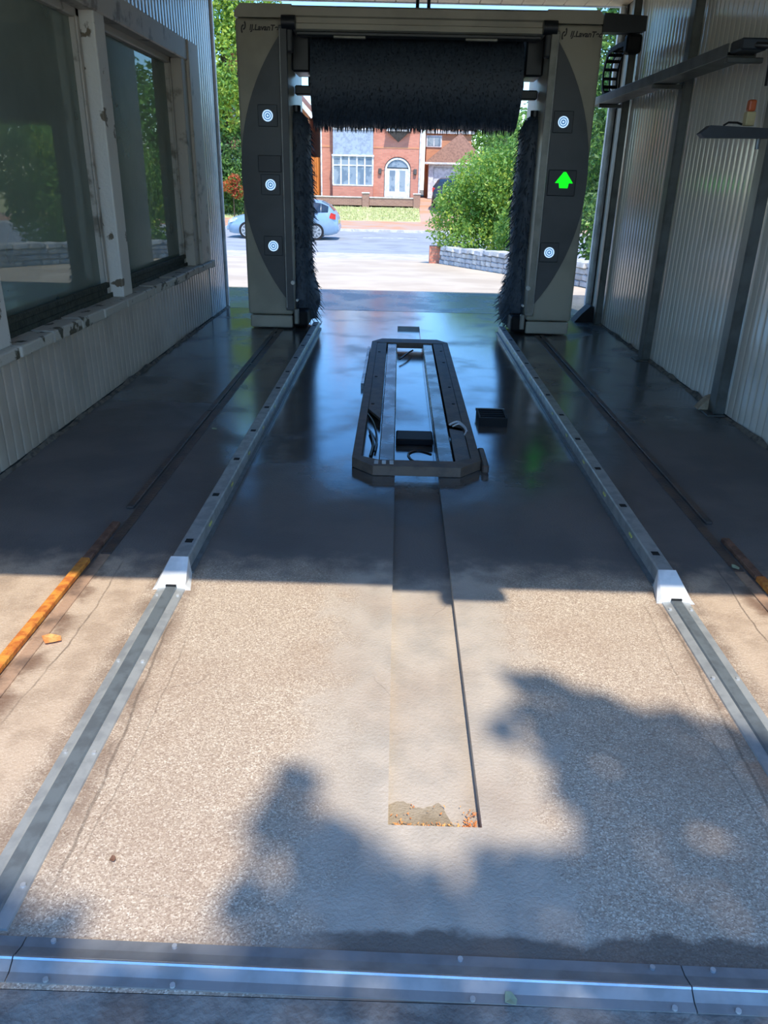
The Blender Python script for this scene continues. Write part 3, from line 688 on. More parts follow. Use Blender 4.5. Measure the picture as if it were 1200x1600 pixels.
# brush carriage arms
for s in (-1, 1):
    def mm(a, b2): return (min(s*a, s*b2), max(s*a, s*b2))
    MB().cbox(*mm(1.10, 1.29), 9.06, 9.55, 2.575, 2.985, .02).build('carriage_housing', M_darker, g)
    MB().cbox(*mm(1.06, 1.29), 9.28, 9.42, 2.385, 2.475, .012).build('carriage_arm', M_darker, g)
# brushes: spindle and dense overlapping bristle tufts
def brush(name, p0, axis, L, rfun, ntuft, droop, tuft=.09, wid=.03):
    """bristle body (solid of revolution) + separate tufts standing out of it"""
    p0 = Vector(p0); ax = Vector(axis).normalized(); u = ax.orthogonal().normalized(); v = ax.cross(u)
    o = MB().cyl(p0-ax*.06, p0+ax*(L+.06), .05, 12).build(name, M_darker, g, smooth=40)
    body = MB(); k = 30; nseg = 34
    for i in range(nseg+1):
        d = L*i/nseg; r = rfun(d/L)*.93
        for j in range(k):
            a = 2*math.pi*j/k; rr_ = r*(1+.02*math.sin(5*a+i*1.7)); body.v.append(tuple(p0+ax*d+(u*math.cos(a)+v*math.sin(a))*rr_))
    for i in range(nseg):
        for j in range(k): body.f.append((i*k+j, i*k+(j+1)%k, (i+1)*k+(j+1)%k, (i+1)*k+j))
    body.f.append(tuple(range(k))); body.f.append(tuple(nseg*k+j for j in range(k)))
    body.build('bristle_body', M_bristle, o, smooth=50)
    tf = MB(); rn = random.Random(11)
    for q in range(ntuft):
        d = L*rn.random(); a = 2*math.pi*rn.random(); r = rfun(d/L)
        out = u*math.cos(a)+v*math.sin(a); tang = ax.cross(out)
        st = p0+ax*d+out*(r*.86); ln = (r*.14+tuft*rn.uniform(.05, .6)); tip = st+out*ln+Vector((0, 0, -droop*ln*rn.uniform(.6, 1.6)))+tang*rn.uniform(-.02, .02)
        sd_ = (ax*rn.uniform(-1, 1)+tang*rn.uniform(-1, 1)).normalized()*wid*.5
        tf.add([st-sd_, st+sd_, tip+sd_*.25, tip-sd_*.25], [(0,1,2,3)])
    b = tf.build('bristle_tufts', M_bristle, o); b['kind'] = 'stuff'
    return o
brush('top_brush', (-1.09, 9.36, 2.515), (1, 0, 0), 2.17, lambda u: .462, 7000, .2, .012, .012)
def rside(u): # slim at the top, bulging above the floor
    r = .175 if u < .88 else .175*math.sqrt(max(0.02, 1-((u-.88)/.12)**2*.9))
    return r + .065*math.exp(-((u-.10)/.09)**2) + .012*math.sin(u*13)
for s in (-1, 1):
    brush('side_brush', (s*1.275, 9.24, .06), (0, 0, 1), 2.16, rside, 1700, 1.0, .09, .02)
# cable arm of the gantry
MB().prism([(1.78, 2.93), (2.10, 2.93), (2.19, 2.945), (2.19, 3.07), (1.78, 3.09)], 'y', GY-.05, GY+.10).build('cable_arm', M_darker, g)
MB().cbox(2.03, 2.18, GY-.03, GY+.12, 2.76, 2.928, .03, 2).build('chain_anchor', M_black, g)

# energy chain looping in the Y-Z plane
t = thing('energy_chain', 'black ladder-like cable chain looping from the gantry arm into the wall tray', 'cable chain', (2.11, 9.4, 2.4))
path = [(GY+.12, 2.86), (GY+.3, 2.87)]
cy, cz, rad = 9.36, 2.655, .215
for q in range(13):
    a = math.pi/2-math.pi*q/12; path.append((cy+rad*1.25*math.cos(a), cz+rad*math.sin(a)))
path += [(9.2-.1*k, 2.44) for k in range(0, 31)]
# resample
pts = []; acc = 0; step = .088
for (ya, za), (yb, zb) in zip(path[:-1], path[1:]):
    L = math.hypot(yb-ya, zb-za); d = (step-acc) if acc else 0
    while d <= L: pts.append((ya+(yb-ya)*d/L, za+(zb-za)*d/L, math.atan2(zb-za, yb-ya))); d += step
    acc = L-(d-step)
sp_, cb_ = MB(), MB()
for (y, z, a) in pts:
    ca, sa = math.cos(a), math.sin(a)
    def rot(mb, x0, x1, l, h):
        vs = []
        for x in (x0, x1):
            for (dl, dh) in ((-l, -h), (l, -h), (l, h), (-l, h)): vs.append((x, y+dl*ca-dh*sa, z+dl*sa+dh*ca))
        mb.add(vs, [(0,1,2,3), (7,6,5,4), (0,4,5,1), (1,5,6,2), (2,6,7,3), (3,7,4,0)])
    rot(sp_, 2.03, 2.045, .042, .022); rot(sp_, 2.175, 2.19, .042, .022); rot(sp_, 2.104, 2.116, .042, .016); rot(cb_, 2.045, 2.175, .012, .012)
sp_.build('side_links', M_black, t); cb_.build('crossbars', M_black, t)
# cable tray along the right wall
t = thing('cable_tray', 'long grey steel cable tray mounted along the right wall', 'tray', (2.12, 7.9, 2.4))
MB().cbox(2.02, 2.21, 5.98, 9.95, 2.385, 2.395, .003).build('tray_base', M_post, t)
MB().cbox(2.015, 2.025, 5.98, 9.95, 2.385, 2.465, .003).build('tray_lip', M_post, t)
MB().cbox(2.205, 2.215, 5.98, 9.95, 2.385, 2.465, .003).build('tray_lip', M_post, t)
for y in (9.6, 7.62, 5.99): MB().cbox(2.02, 2.262, y-.025, y+.025, 2.35, 2.384, .004).build('tray_bracket', M_post, t)
MB().cbox(2.03, 2.20, 5.78, 5.975, 2.40, 2.47, .01).build('cable_entry', M_darker, t)
hose_p = MB().tube([(2.12, 5.80, 2.43), (2.2, 5.74, 2.42), (2.24, 5.78, 2.33), (2.25, 5.79, 2.2)], .022, 8).build('cable', M_cable, t, smooth=60)
# sensor arm on the nearest post
t = thing('sensor_arm', 'short dark bracket arm on a wall post carrying an orange and cream sensor', 'sensor', (2.26, 5.70, 1.93))
MB().prism([(1.82, 1.905), (1.85, 1.88), (2.262, 1.885), (2.262, 1.945), (1.88, 1.955)], 'y', 5.66, 5.74).build('arm', M_darker, t)
MB().cbox(2.10, 2.16, 5.66, 5.72, 1.957, 2.04, .008, 2).build('sensor_body', M_cream, t)
MB().cbox(2.105, 2.155, 5.665, 5.715, 2.041, 2.11, .012, 2).build('sensor_cap', M_orangeplastic, t)
MB().tube([(2.09, 5.69, 1.965), (2.06, 5.69, 1.975), (2.0, 5.69, 1.975), (1.97, 5.69, 1.955)], .007, 6).build('cable', M_cable, t, smooth=60)
MB().cyl((2.22, 5.70, 1.884), (2.22, 5.70, 1.82), .014, 10).build('cable_gland', M_aludull, t)
# unseen box added at the front eave to notch the roof shadow
t = thing('eave_blocker', 'small unseen blocker added at the front eave to notch the roof shadow', 'blocker', (.76, Y0-.12, ZC-.1))
MB().cbox(.62, .88, Y0-.13, Y0-.06, ZC-.12, ZC-.02, .01).build('housing', M_dark, t)
MB().box(.64, .86, Y0-.133, Y0-.1305, ZC-.105, ZC-.035).build('lens', M_pane, t)  # front plate of the added blocker

# ================================================================== OUTDOORS
# ground strips from the bay out to the road and up to the houses (x0,x1 wide)
prof = [(10.26, -.006), (11.6, -.01), (14, -.07), (17, -.22), (20.5, -.40), (23.3, -.585)]
def strip(name, pr, x0, x1, m, depth=.3):
    mb = MB(); n = len(pr)
    poly = pr + [(pr[-1][0], pr[-1][1]-depth), (pr[0][0], pr[0][1]-depth)]
    return tag(mb.prism(poly, 'x', x0, x1).build(name, m), kind='structure')
strip('floor_threshold', [(10.26, -.006), (12.3, -.012)], -9, 4.2, M_wetapron)
strip('floor_apron', [(12.3, -.014), (14, -.07), (17, -.22), (20.5, -.40), (23.3, -.585)], -20, 20, M_apron)
strip('floor_side', [(10.26, -.02), (12.3, -.03)], 4.2, 20, M_apron)
strip('floor_pavement', [(23.3, -.585), (25.3, -.615)], -60, 60, M_pave)
strip('trim_5', [(25.3, -.61), (25.5, -.62)], -60, 60, M_kerb)
strip('floor_road', [(25.5, -.66), (31, -.68), (37.4, -.72)], -70, 70, M_tar)
strip('trim_6', [(37.4, -.62), (37.65, -.615)], -70, 70, M_kerb)
strip('floor_far_pavement', [(37.65, -.62), (42, -.48)], -70, 70, M_pavered)
strip('floor_verge', [(42, -.47), (46.2, .03)], -70, .95, M_turf)
strip('floor_driveway', [(42, -.475), (46.2, .12), (52, .48)], .95, 5.2, M_pavered)
strip('floor_garden', [(46.2, .12), (48, .55), (75, .6)], -70, .95, M_soil)
strip('floor_garden_beyond', [(42, -.47), (46.2, .1), (52, .45), (75, .6)], 5.2, 70, M_turf)
strip('floor_rear_yard', [(52, .47), (75, .6)], .95, 5.2, M_soil)
for k, (x, wd) in enumerate(((-12.5, 2.2), (-6.8, 2.2), (-1.6, 2.2), (2.2, 2.2), (7, 2.2))):
    MB().box(x, x+wd, 33.2, 33.36, -.692, -.686).build('road_marking', M_paint, bpy.data.objects['floor_road'])
# verge grass
n = 9000; gx = rng.uniform(-12, .9, n); gy = rng.uniform(42.05, 46, n); gz = -.47+(gy-42)/4.2*.5
v = np.zeros((n,3,3)); hh = rng.uniform(.04, .12, n)
v[:,0] = np.stack([gx-.025, gy, gz], 1); v[:,1] = np.stack([gx+.025, gy, gz], 1); v[:,2] = np.stack([gx+rng.normal(0,.03,n), gy+rng.normal(0,.03,n), gz+hh], 1)
me = raw_mesh('verge_grass', v.reshape(-1,3).tolist(), np.arange(3*n).reshape(-1,3).tolist(), M_grass)
tag(link('verge_grass', me), 'sunlit grass on the verge in front of the brick garden wall', 'grass', kind='stuff')

# garden wall
t = thing('garden_wall', 'low brown brick garden wall with pale coping in front of the red house', 'wall', (-2, 46.3, 0))
for (a, b2) in ((-12, -2.25), (-1.85, .62)):
    MB().box(a, b2, 46.2, 46.42, .0, .50).build('brickwork', M_brick3, t); MB().cbox(a, b2, 46.16, 46.46, .50, .57, .02).build('coping', M_kerb, t)
for x in (-2.05, .80):
    p = MB().box(x-.19, x+.19, 46.12, 46.50, .0, .72).build('pier', M_brick3, t); MB().cbox(x-.23, x+.23, 46.08, 46.54, .72, .80, .03).build('pier_cap', M_kerb, p)

# red brick house
HY = 48.0
h = thing('brick_house', 'red brick house with white bay window and arched white front door', 'house', (-1.9, HY, .5))
wl_ = MB().box(-4.72, -1.08, HY, HY+.3, .5, 6.3).box(.44, 1.0, HY, HY+.3, .5, 6.3).box(-1.08, .44, HY, HY+.3, 2.86, 6.3)
n = 14; xc, zc, rx_ = -.32, 1.95, .76
arch = [(xc-rx_, 2.86)]+[(xc-rx_*math.cos(math.pi*i/n), zc+rx_*.92*math.sin(math.pi*i/n)) for i in range(n+1)]+[(xc+rx_, 2.86)]
wl_.prism(arch, 'y', HY, HY+.3)
wl_.box(-4.72, -4.5, HY+.3, 56, .5, 6.3).box(.78, 1.0, HY+.3, 56, .5, 6.3).box(-4.72, 1.0, 55.8, 56, .5, 6.3)
wl_.build('wall', M_brick, h)
rf = MB(); a0, a1, b0, b1, ez, rz = -5.1, 1.4, HY-.4, 56.4, 6.25, 8.6
rf.add([(a0,b0,ez),(a1,b0,ez),(a1,b1,ez),(a0,b1,ez),((a0+a1)/2,51.4,rz),((a0+a1)/2,53.2,rz)], [(0,1,4),(1,2,5,4),(2,3,5),(3,0,4,5),(0,3,2,1)])
rf = rf.build('roof', M_tile, h); MB().box(-4.3, -3.6, 52, 52.8, 7.3, 9.6).build('chimney', M_brick, rf)
MB().cbox(-5.12, 1.42, HY-.5, HY-.38, 6.12, 6.26, .01).build('gutter', M_winframe, h)
MB().box(-4.70, 1.0, HY-.02, HY, 3.08, 3.16).build('string_course', M_brick2, h)
for x in (-4.66, .93): MB().cyl((x, HY-.06, .5), (x, HY-.06, 6.12), .045, 8).build('downpipe', M_winframe, h)
def bay(z0, z1, nl, name):
    o = MB().box(-3.98, -1.70, HY-.62, HY-.02, z0-.07, z0).build(name, M_winframe, h)
    MB().box(-4.02, -1.66, HY-.66, HY-.02, z1, z1+.09).build('head', M_winframe, o)
    xs = np.linspace(-3.96, -1.72, nl+1)
    for x in xs: MB().cbox(x-.045, x+.045, HY-.60, HY-.51, z0, z1, .01).build('mullion', M_winframe, o)
    zt = z0+(z1-z0)*.68
    MB().cbox(-3.93, -1.75, HY-.59, HY-.52, zt-.035, zt+.035, .01).build('transom', M_winframe, o)
    for xa, xb in zip(xs[:-1], xs[1:]):
        MB().box(xa+.045, xb-.045, HY-.56, HY-.55, z0, zt-.035).build('pane', M_pane, o); MB().box(xa+.045, xb-.045, HY-.56, HY-.55, zt+.035, z1).build('pane', M_pane, o)
    for x in (-3.98, -1.74): MB().box(x, x+.04, HY-.52, HY, z0, z1).build('side_light', M_winframe, o)
    return o
bay(1.17, 2.62, 5, 'bay_window'); bay(4.02, 5.4, 5, 'bay_window')
MB().box(-3.96, -1.72, HY-.60, HY-.02, 2.71, 3.94).build('bay_panel', M_greypanel, h)
MB().box(-3.98, -1.70, HY-.6, HY-.01, .5, 1.10).build('bay_plinth', M_brick, h)
MB().prism([(-4.1, 5.5), (-1.58, 5.5), (-2.84, 6.6)], 'y', HY-.66, HY).build('bay_gable', M_winframe, h)
# arched door
d = MB()
ao = [(xc-rx_+.03, .55)]+[(xc-(rx_-.03)*math.cos(math.pi*i/n), zc+(rx_*.92-.03)*math.sin(math.pi*i/n)) for i in range(n+1)]+[(xc+rx_-.03, .55)]
ai = [(xc-rx_+.13, .55)]+[(xc-(rx_-.13)*math.cos(math.pi*i/n), zc+(rx_*.92-.13)*math.sin(math.pi*i/n)) for i in range(n+1)]+[(xc+rx_-.13, .55)]
k = len(ao); vs = [(x, HY+.02, z) for x, z in ao]+[(x, HY+.02, z) for x, z in ai]+[(x, HY+.14, z) for x, z in ao]+[(x, HY+.14, z) for x, z in ai]
fs = [(i, i+1, k+i+1, k+i) for i in range(k-1)]+[(k+i, k+i+1, 3*k+i+1, 3*k+i) for i in range(k-1)]+[(i+1, i, 2*k+i, 2*k+i+1) for i in range(k-1)]
d.add(vs, fs); dr = d.build('front_door', M_winframe, h)
MB().box(xc-.63, xc+.63, HY+.08, HY+.12, .58, 2.05).build('door_leaf', M_winframe, dr)
for xa in (xc-.45, xc+.13): MB().box(xa, xa+.32, HY+.07, HY+.078, .85, 1.95).build('pane', M_pane, dr)
MB().prism([(xc-.58, 2.1)]+[(xc-.58*math.cos(math.pi*i/8), 2.1+.42*math.sin(math.pi*i/8)) for i in range(1, 8)]+[(xc+.58, 2.1)], 'y', HY+.08, HY+.09).build('fanlight', M_pane, dr)
for sx in (-1, 1): MB().cbox(xc+sx*1.0-.09, xc+sx*1.0+.09, HY-.14, HY, 1.75, 2.05, .03).build('wall_lantern', M_lead, h)
ar = MB()
for i in range(14):
    a = math.pi*(i+.5)/14; an = math.pi*i/14; bn_ = math.pi*(i+1)/14-.02
    ar.prism([(xc-.78*math.cos(an), zc+.72*math.sin(an)), (xc-.78*math.cos(bn_), zc+.72*math.sin(bn_)), (xc-.95*math.cos(bn_), zc+.89*math.sin(bn_)), (xc-.95*math.cos(an), zc+.89*math.sin(an))], 'y', HY-.025, HY)
ar.build('brick_arch', M_brick, h)
MB().box(xc-.7, xc+.7, HY-.9, HY, .50, .58).build('door_step', M_kerb, h)
cb = MB(); cb.add([(xc-.62,HY-.01,3.93),(xc+.62,HY-.01,3.93),(xc,HY-.01,3.40),(xc-.62,HY-.42,3.93),(xc+.62,HY-.42,3.93),(xc,HY-.05,3.42)], [(0,1,2),(3,5,4),(0,3,4,1),(0,2,5,3),(1,4,5,2)]); cb.build('oriel_corbel', M_lead, h)
orl = MB().box(xc-.68, xc+.68, HY-.46, HY, 3.94, 4.03).build('oriel_window', M_winframe, h)
MB().box(xc-.6, xc+.6, HY-.38, HY-.34, 4.03, 5.3).build('pane', M_pane, orl)
for x in (-.62, -.2, .2, .56): MB().box(xc+x, xc+x+.07, HY-.43, HY-.36, 4.03, 5.3).build('mullion', M_winframe, orl)
MB().box(xc-.68, xc+.68, HY-.46, HY, 5.3, 5.4).build('head', M_winframe, orl)
# set-back wing with small window
wgt = thing('house_wing', 'orange brick side wing with a small window behind the garage', 'house wing', (2.4, 53, .5))
MB().box(1.42, 4.2, 53, 56, .5, 4.7).build('wall', M_brick2, wgt)
o = MB().box(1.40, 2.36, 52.94, 53, 3.36, 4.02).build('window', M_winframe, wgt); MB().box(1.48, 1.85, 52.92, 52.938, 3.44, 3.95).build('pane', M_pane, o); MB().box(1.91, 2.28, 52.92, 52.938, 3.44, 3.95).build('pane', M_pane, o)
MB().box(1.42, 4.4, 52.8, 52.99, 4.12, 4.3).build('fascia', M_winframe, wgt)
# garage
gg = thing('garage', 'garage with a brown pyramid roof and white door beside the house', 'garage', (3.2, 51, .5))
MB().box(1.55, 1.85, 51, 52.7, .45, 2.45).box(4.5, 4.75, 51, 52.7, .45, 2.45).box(1.85, 4.5, 51, 51.2, 2.2, 2.45).box(1.55, 4.75, 52.5, 52.7, .45, 2.45).build('wall', M_gateplank, gg)
gd = MB().box(1.87, 4.48, 51.06, 51.10, .45, 2.18).build('door', M_gateplank, gg)
for k in range(5): MB().box(1.9, 4.45, 51.045, 51.058, .5+.33*k, .78+.33*k).build('panel', M_gateplank, gd)
r = MB(); r.add([(1.3,50.7,2.45),(5.0,50.7,2.45),(5.0,52.95,2.45),(1.3,52.95,2.45),(3.45,51.8,4.15)], [(0,1,4),(1,2,4),(2,3,4),(3,0,4),(3,2,1,0)]); r.build('roof', M_tile, gg)
MB().cbox(1.28, 5.02, 50.62, 50.72, 2.36, 2.47, .01).build('gutter', M_winframe, gg)
# neighbour house on the left and the orange fence between
nb = thing('gabled_house', 'orange brick house with a steep brown gable left of the red house', 'house', (-8.6, 49, .5))
MB().prism([(-12.2, .5), (-5.35, .5), (-5.35, 4.75), (-8.78, 8.3), (-12.2, 4.75)], 'y', 48.2, 57).build('wall', M_brick2, nb)
for s in (-1, 1):
    mb = MB(); mb.prism([(-8.78, 8.32), (-8.78, 8.55), (-8.78+s*3.75, 4.66), (-8.78+s*3.62, 4.52)], 'y', 47.8, 57.2); mb.build('roof', M_tile, nb)
    MB().prism([(-8.78, 8.30), (-8.78, 8.56), (-8.78+s*3.78, 4.64), (-8.78+s*3.60, 4.48)], 'y', 47.72, 47.79).build('bargeboard', M_winframe, nb)
for (xa, z0) in ((-10.9, 1.4), (-7.4, 1.4), (-9.6, 4.4)):
    o = MB().box(xa, xa+1.6, 48.13, 48.19, z0, z0+1.3).build('window', M_winframe, nb)
    for q in range(2): MB().box(xa+.1+.74*q, xa+.76+.74*q, 48.11, 48.128, z0+.1, z0+1.2).build('pane', M_pane, o)
fn = thing('timber_gate', 'tall orange timber gate between the two houses', 'gate', (-5, 47, .5))
for k in range(5): MB().cbox(-5.33+.115*k, -5.225+.115*k, 48.4, 48.43, .55, 2.55, .006).build('plank', M_orangefence, fn)
for z in (.8, 2.2): MB().box(-5.34, -4.75, 48.431, 48.46, z, z+.1).build('rail', M_orangefence, fn)

# cars
def car(name, label, loc, rz, paint):
    """hatchback, nose towards -x in its own frame, 4.25 m long"""
    t = thing(name, label, 'car'); ORG[t] = Vector((0,0,0))
    # stations: x, z sill, z belt, z top, half width low, half width belt, half width top
    st = [(-2.12,.34,.50,.56,.50,.52,.50), (-2.05,.22,.58,.66,.68,.72,.66), (-1.85,.18,.66,.76,.80,.82,.74), (-1.45,.17,.74,.86,.85,.86,.78), (-1.0,.17,.84,.95,.86,.87,.78),
          (-.72,.17,.90,1.02,.86,.87,.74), (-.30,.17,.92,1.27,.86,.87,.66), (.05,.17,.93,1.40,.86,.87,.63), (.6,.17,.95,1.46,.86,.87,.62), (1.1,.17,.97,1.44,.86,.87,.61), (1.5,.17,.99,1.38,.86,.86,.60),
          (1.78,.18,1.0,1.25,.84,.84,.60), (1.98,.22,.98,1.04,.80,.80,.62), (2.10,.26,.80,.86,.76,.76,.66), (2.14,.34,.60,.66,.70,.70,.62)]
    rings = []
    for (x, zs, zb, zt, wl2, wb, wt) in st:
        ring = [(x, -wl2*.9, zs), (x, -wl2, zs+.10), (x, -wb*1.01, (zs+zb)/2), (x, -wb, zb), (x, -wt-(wb-wt)*.12, zt-(zt-zb)*.16), (x, -wt*.85, zt), (x, 0, zt+.02)]
        ring += [(px, -py, pz) for (px, py, pz) in reversed(ring[:-1])]; rings.append(ring)
    mb = MB(); nr = len(rings[0])
    for rg in rings: mb.v += rg
    gl = []
    for i in range(len(rings)-1):
        for j in range(nr-1):
            mb.f.append((i*nr+j, i*nr+j+1, (i+1)*nr+j+1, (i+1)*nr+j))
        mb.f.append((i*nr+nr-1, i*nr, (i+1)*nr, (i+1)*nr+nr-1))
    mb.f.append(tuple(range(nr))); mb.f.append(tuple((len(rings)-1)*nr+j for j in range(nr)))
    body = mb.build('body', paint, t, smooth=50)
    def patch(nm, quads, m, off=.012, par=t):
        q = MB()
        for quad in quads:
            vs = [Vector(p) for p in quad]; nn = (vs[1]-vs[0]).cross(vs[2]-vs[0]).normalized(); c = sum(vs, Vector())/4
            if nn.dot(c-Vector((c.x*.6, 0, .7))) < 0: nn = -nn
            vs = [c+(p-c)*.97 for p in vs]
            q.add([p+nn*off for p in vs]+[p-nn*.01 for p in vs], [(0,1,2,3),(7,6,5,4),(0,4,5,1),(1,5,6,2),(2,6,7,3),(3,7,4,0)])
        return q.build(nm, m, par)
    def lerp(a, b2, f): return tuple(a[i]+(b2[i]-a[i])*f for i in range(3))
    for sgn in (0, 1):
        a, b2 = (3, 4) if sgn == 0 else (nr-4, nr-5)
        for (i0, i1) in ((5, 8), (8, 10), (10, 11)):
            for k in range(i0, i1):
                patch('side_window', [(rings[k][a], rings[k+1][a], rings[k+1][b2], rings[k][b2])], M_carglass)
    for k in (5, 6):
        patch('windscreen', [(rings[k][j], rings[k+1][j], rings[k+1][j+1], rings[k][j+1]) for j in (5, 6)], M_carglass)
    patch('rear_window', [(rings[11][j], rings[12][j], rings[12][j+1], rings[11][j+1]) for j in (5, 6)], M_carglass)
    patch('rear_window', [(rings[10][j], rings[11][j], rings[11][j+1], rings[10][j+1]) for j in (5, 6)], M_carglass)
    for s in (-1, 1):
        MB().prism([(1.80, .80), (2.06, .76), (2.06, .94), (1.88, 1.0)], 'y', min(s*.70, s*.835), max(s*.70, s*.835)).build('tail_lamp', M_tail, t)
        MB().prism([(-2.02, .56), (-1.66, .66), (-1.70, .76), (-1.98, .70)], 'y', min(s*.52, s*.83), max(s*.52, s*.83)).build('head_lamp', M_headlamp, t)
        MB().cbox(-.72, -.52, min(s*.86, s*1.0), max(s*.86, s*1.0), .93, 1.04, .03).build('mirror', paint, t)
        MB().box(-1.2, 1.2, min(s*.86, s*.885), max(s*.86, s*.885), .46, .52).build('side_strip', paint, t)
        for x in (-1.32, 1.30):
            w_ = MB().cyl((x, s*.70, .31), (x, s*.89, .31), .31, 28).build('wheel', M_tyre, t, smooth=40)
            MB().cyl((x, s*.885, .31), (x, s*.896, .31), .20, 24).build('rim', M_aludull, w_, smooth=40)
            for q in range(7):
                a = 2*math.pi*q/7; dx, dz = math.cos(a), math.sin(a)
                vs = [(x+dx*r-dz*ww, s*y, .31+dz*r+dx*ww) for y in (.897, .905) for (r, ww) in ((.03, -.03), (.03, .03), (.20, .022), (.20, -.022))]
                MB().add(vs, [(0,1,2,3),(7,6,5,4),(0,4,5,1),(1,5,6,2),(2,6,7,3),(3,7,4,0)]).build('spoke', M_alloy, w_)
            MB().ring((x, .31), .195, .225, min(s*.896, s*.905), max(s*.896, s*.905), 28).build('rim_lip', M_alloy, w_)
    MB().cbox(2.08, 2.17, -.70, .70, .36, .54, .03).build('rear_bumper', paint, t); MB().cbox(-2.16, -2.04, -.62, .62, .30, .46, .03).build('front_bumper', paint, t)
    MB().box(2.115, 2.15, -.26, .26, .60, .71).build('number_plate', M_plate, t)
    t.location = loc; t.rotation_euler = (0, 0, rz); return t
car('hatchback_car', 'silver blue hatchback driving on the road behind the gantry', (-4.62, 32.0, -.685), 0, M_blue)
car('hatchback_car', 'dark grey car parked on the driveway by the garage', (2.7, 46.8, .16), R(-98), M_blackpaint)

# stone wall along the right of the apron
P0, P1 = Vector((.80, 20.9)), Vector((3.25, 12.75))
def gz(y):
    pr = [(10.26, -.006), (12.3, -.014), (14, -.07), (17, -.22), (20.5, -.40), (23.3, -.585)]
    for (a, za), (b2, zb) in zip(pr[:-1], pr[1:]):
        if a <= y <= b2: return za+(zb-za)*(y-a)/(b2-a)
    return pr[-1][1]
t = thing('stone_wall', 'low curved wall of pale grey stones beneath the green hedge', 'wall', (2, 17, -.25))
dirv = (P1-P0); Lw = dirv.length; dv = dirv/Lw; nv = Vector((-dv.y, dv.x)); nv = nv if nv.x > 0 else -nv
def stone_mesh(k):
    bm = bmesh.new(); bmesh.ops.create_cube(bm, size=1); bmesh.ops.bevel(bm, geom=bm.edges[:], offset=.12, segments=1, affect='EDGES')
    rs = random.Random(k)
    for v in bm.verts: v.co += Vector((rs.uniform(-.05, .05), rs.uniform(-.05, .05), rs.uniform(-.05, .05)))
    me = bpy.data.meshes.new('stone'); bm.to_mesh(me); bm.free(); me.materials.append(M_stone if k % 3 else M_stone2); return me
SM = [stone_mesh(k) for k in range(6)]
ang = math.atan2(dv.y, dv.x); hw = .40
core = MB(); ns = 10
for i in range(ns):
    a = P0+dv*(Lw*i/ns+.27); b2 = P0+dv*min(Lw*(i+1)/ns+.27, Lw); za, zb = gz(a.y), gz(b2.y)
    q = [(a+nv*.04), (b2+nv*.04), (b2+nv*.28), (a+nv*.28)]
    core.add([(q[0].x,q[0].y,za-.1),(q[1].x,q[1].y,zb-.1),(q[2].x,q[2].y,zb-.1),(q[3].x,q[3].y,za-.1),(q[0].x,q[0].y,za+hw-.05),(q[1].x,q[1].y,zb+hw-.05),(q[2].x,q[2].y,zb+hw-.05),(q[3].x,q[3].y,za+hw-.05)],
             [(0,3,2,1),(4,5,6,7),(0,1,5,4),(1,2,6,5),(2,3,7,6),(3,0,4,7)])
core.build('mortar_core', M_mortar, t)
for row in range(4):
    d = .27+(.12 if row % 2 else 0)
    while d < Lw-.1:
        L = random.uniform(.2, .38) if row < 3 else random.uniform(.35, .6)
        c = P0+dv*(d+L/2)+nv*.10; z = gz(c.y)+.05+row*.105
        o = link('stone', random.choice(SM), t); hgt = .095 if row < 3 else .10
        o.location = Vector((c.x, c.y, z))-ORG[t]; o.rotation_euler = (0, 0, ang); o.scale = (L-.018, .16 if row < 3 else .34, hgt)
        if row == 3: o.location += Vector((nv.x*.06, nv.y*.06, random.uniform(-.01, .02)))
        d += L
pz = gz(20.95)
pr_ = MB().box(.66, 1.0, 20.85, 21.2, pz-.1, pz+.42).build('end_pier', M_brick, t)

# hedge and trees
def foliage(name, label, cat, blobs, nleaf, size, m, trunk=None, group=None, loc=None, m2=None):
    b0 = blobs[0]; base_ = loc or (b0[0], b0[1], 0)
    t = thing(name, label, cat, base_, group)
    p = blob_points(blobs, nleaf); p = p-np.array(base_)
    k = int(len(p)*(.7 if m2 else 1)); idx = rng.permutation(len(p))
    v, f = leaves(p[idx[:k]], size); o = link('foliage', raw_mesh('foliage', v, f, m), t); o['kind'] = 'stuff'
    if m2:
        v, f = leaves(p[idx[k:]], size); o = link('foliage', raw_mesh('foliage', v, f, m2), t); o['kind'] = 'stuff'
    if trunk:
        for tr in trunk: MB().tube(tr[0], tr[1], 8).build('trunk' if tr is trunk[0] else 'branch', M_bark, t, smooth=60)
    return t
foliage('privet_hedge', 'bright green bushy hedge growing above the low stone wall', 'hedge',
        [(1.55, 20.9, .55, .95, .9, .95), (1.50, 20.7, 1.0, .78, .8, .72), (2.0, 20.5, 1.55, .95, 1.0, .75), (2.2, 20.6, 1.15, 1.0, 1.1, 1.0), (2.9, 20.2, 1.55, 1.15, 1.2, 1.1), (3.0, 18.6, .7, .9, 1.3, .95), (3.3, 18.8, 1.4, .9, 1.2, 1.15), (3.9, 19.8, 1.9, 1.2, 1.3, 1.1), (1.9, 20.2, .2, .85, .7, .6), (2.7, 19.2, .3, .7, .9, .7)],
        34000, .10, M_leafB, [([(2.8, 20.3, -.4), (2.8, 20.2, 1.6)], [.09, .05])], loc=(2.6, 20.2, -.4), m2=M_leafA)
foliage('hedge_tree', 'tall shaded green tree seen between gantry and right wall', 'tree',
        [(4.3, 15.6, .9, 1.1, 1.5, 1.1), (4.2, 16.2, 2.2, 1.1, 1.4, 1.2), (4.4, 16.4, 3.6, 1.2, 1.5, 1.2), (4.5, 16.4, 4.8, 1.1, 1.4, 1.0), (3.9, 14.6, .5, .7, .8, .6)],
        22000, .12, M_leafC, [([(4.4, 16.2, -.2), (4.4, 16.2, 2), (4.4, 16.3, 4.4)], [.12, .10, .05])], loc=(4.4, 16.2, -.2), m2=M_leafB)
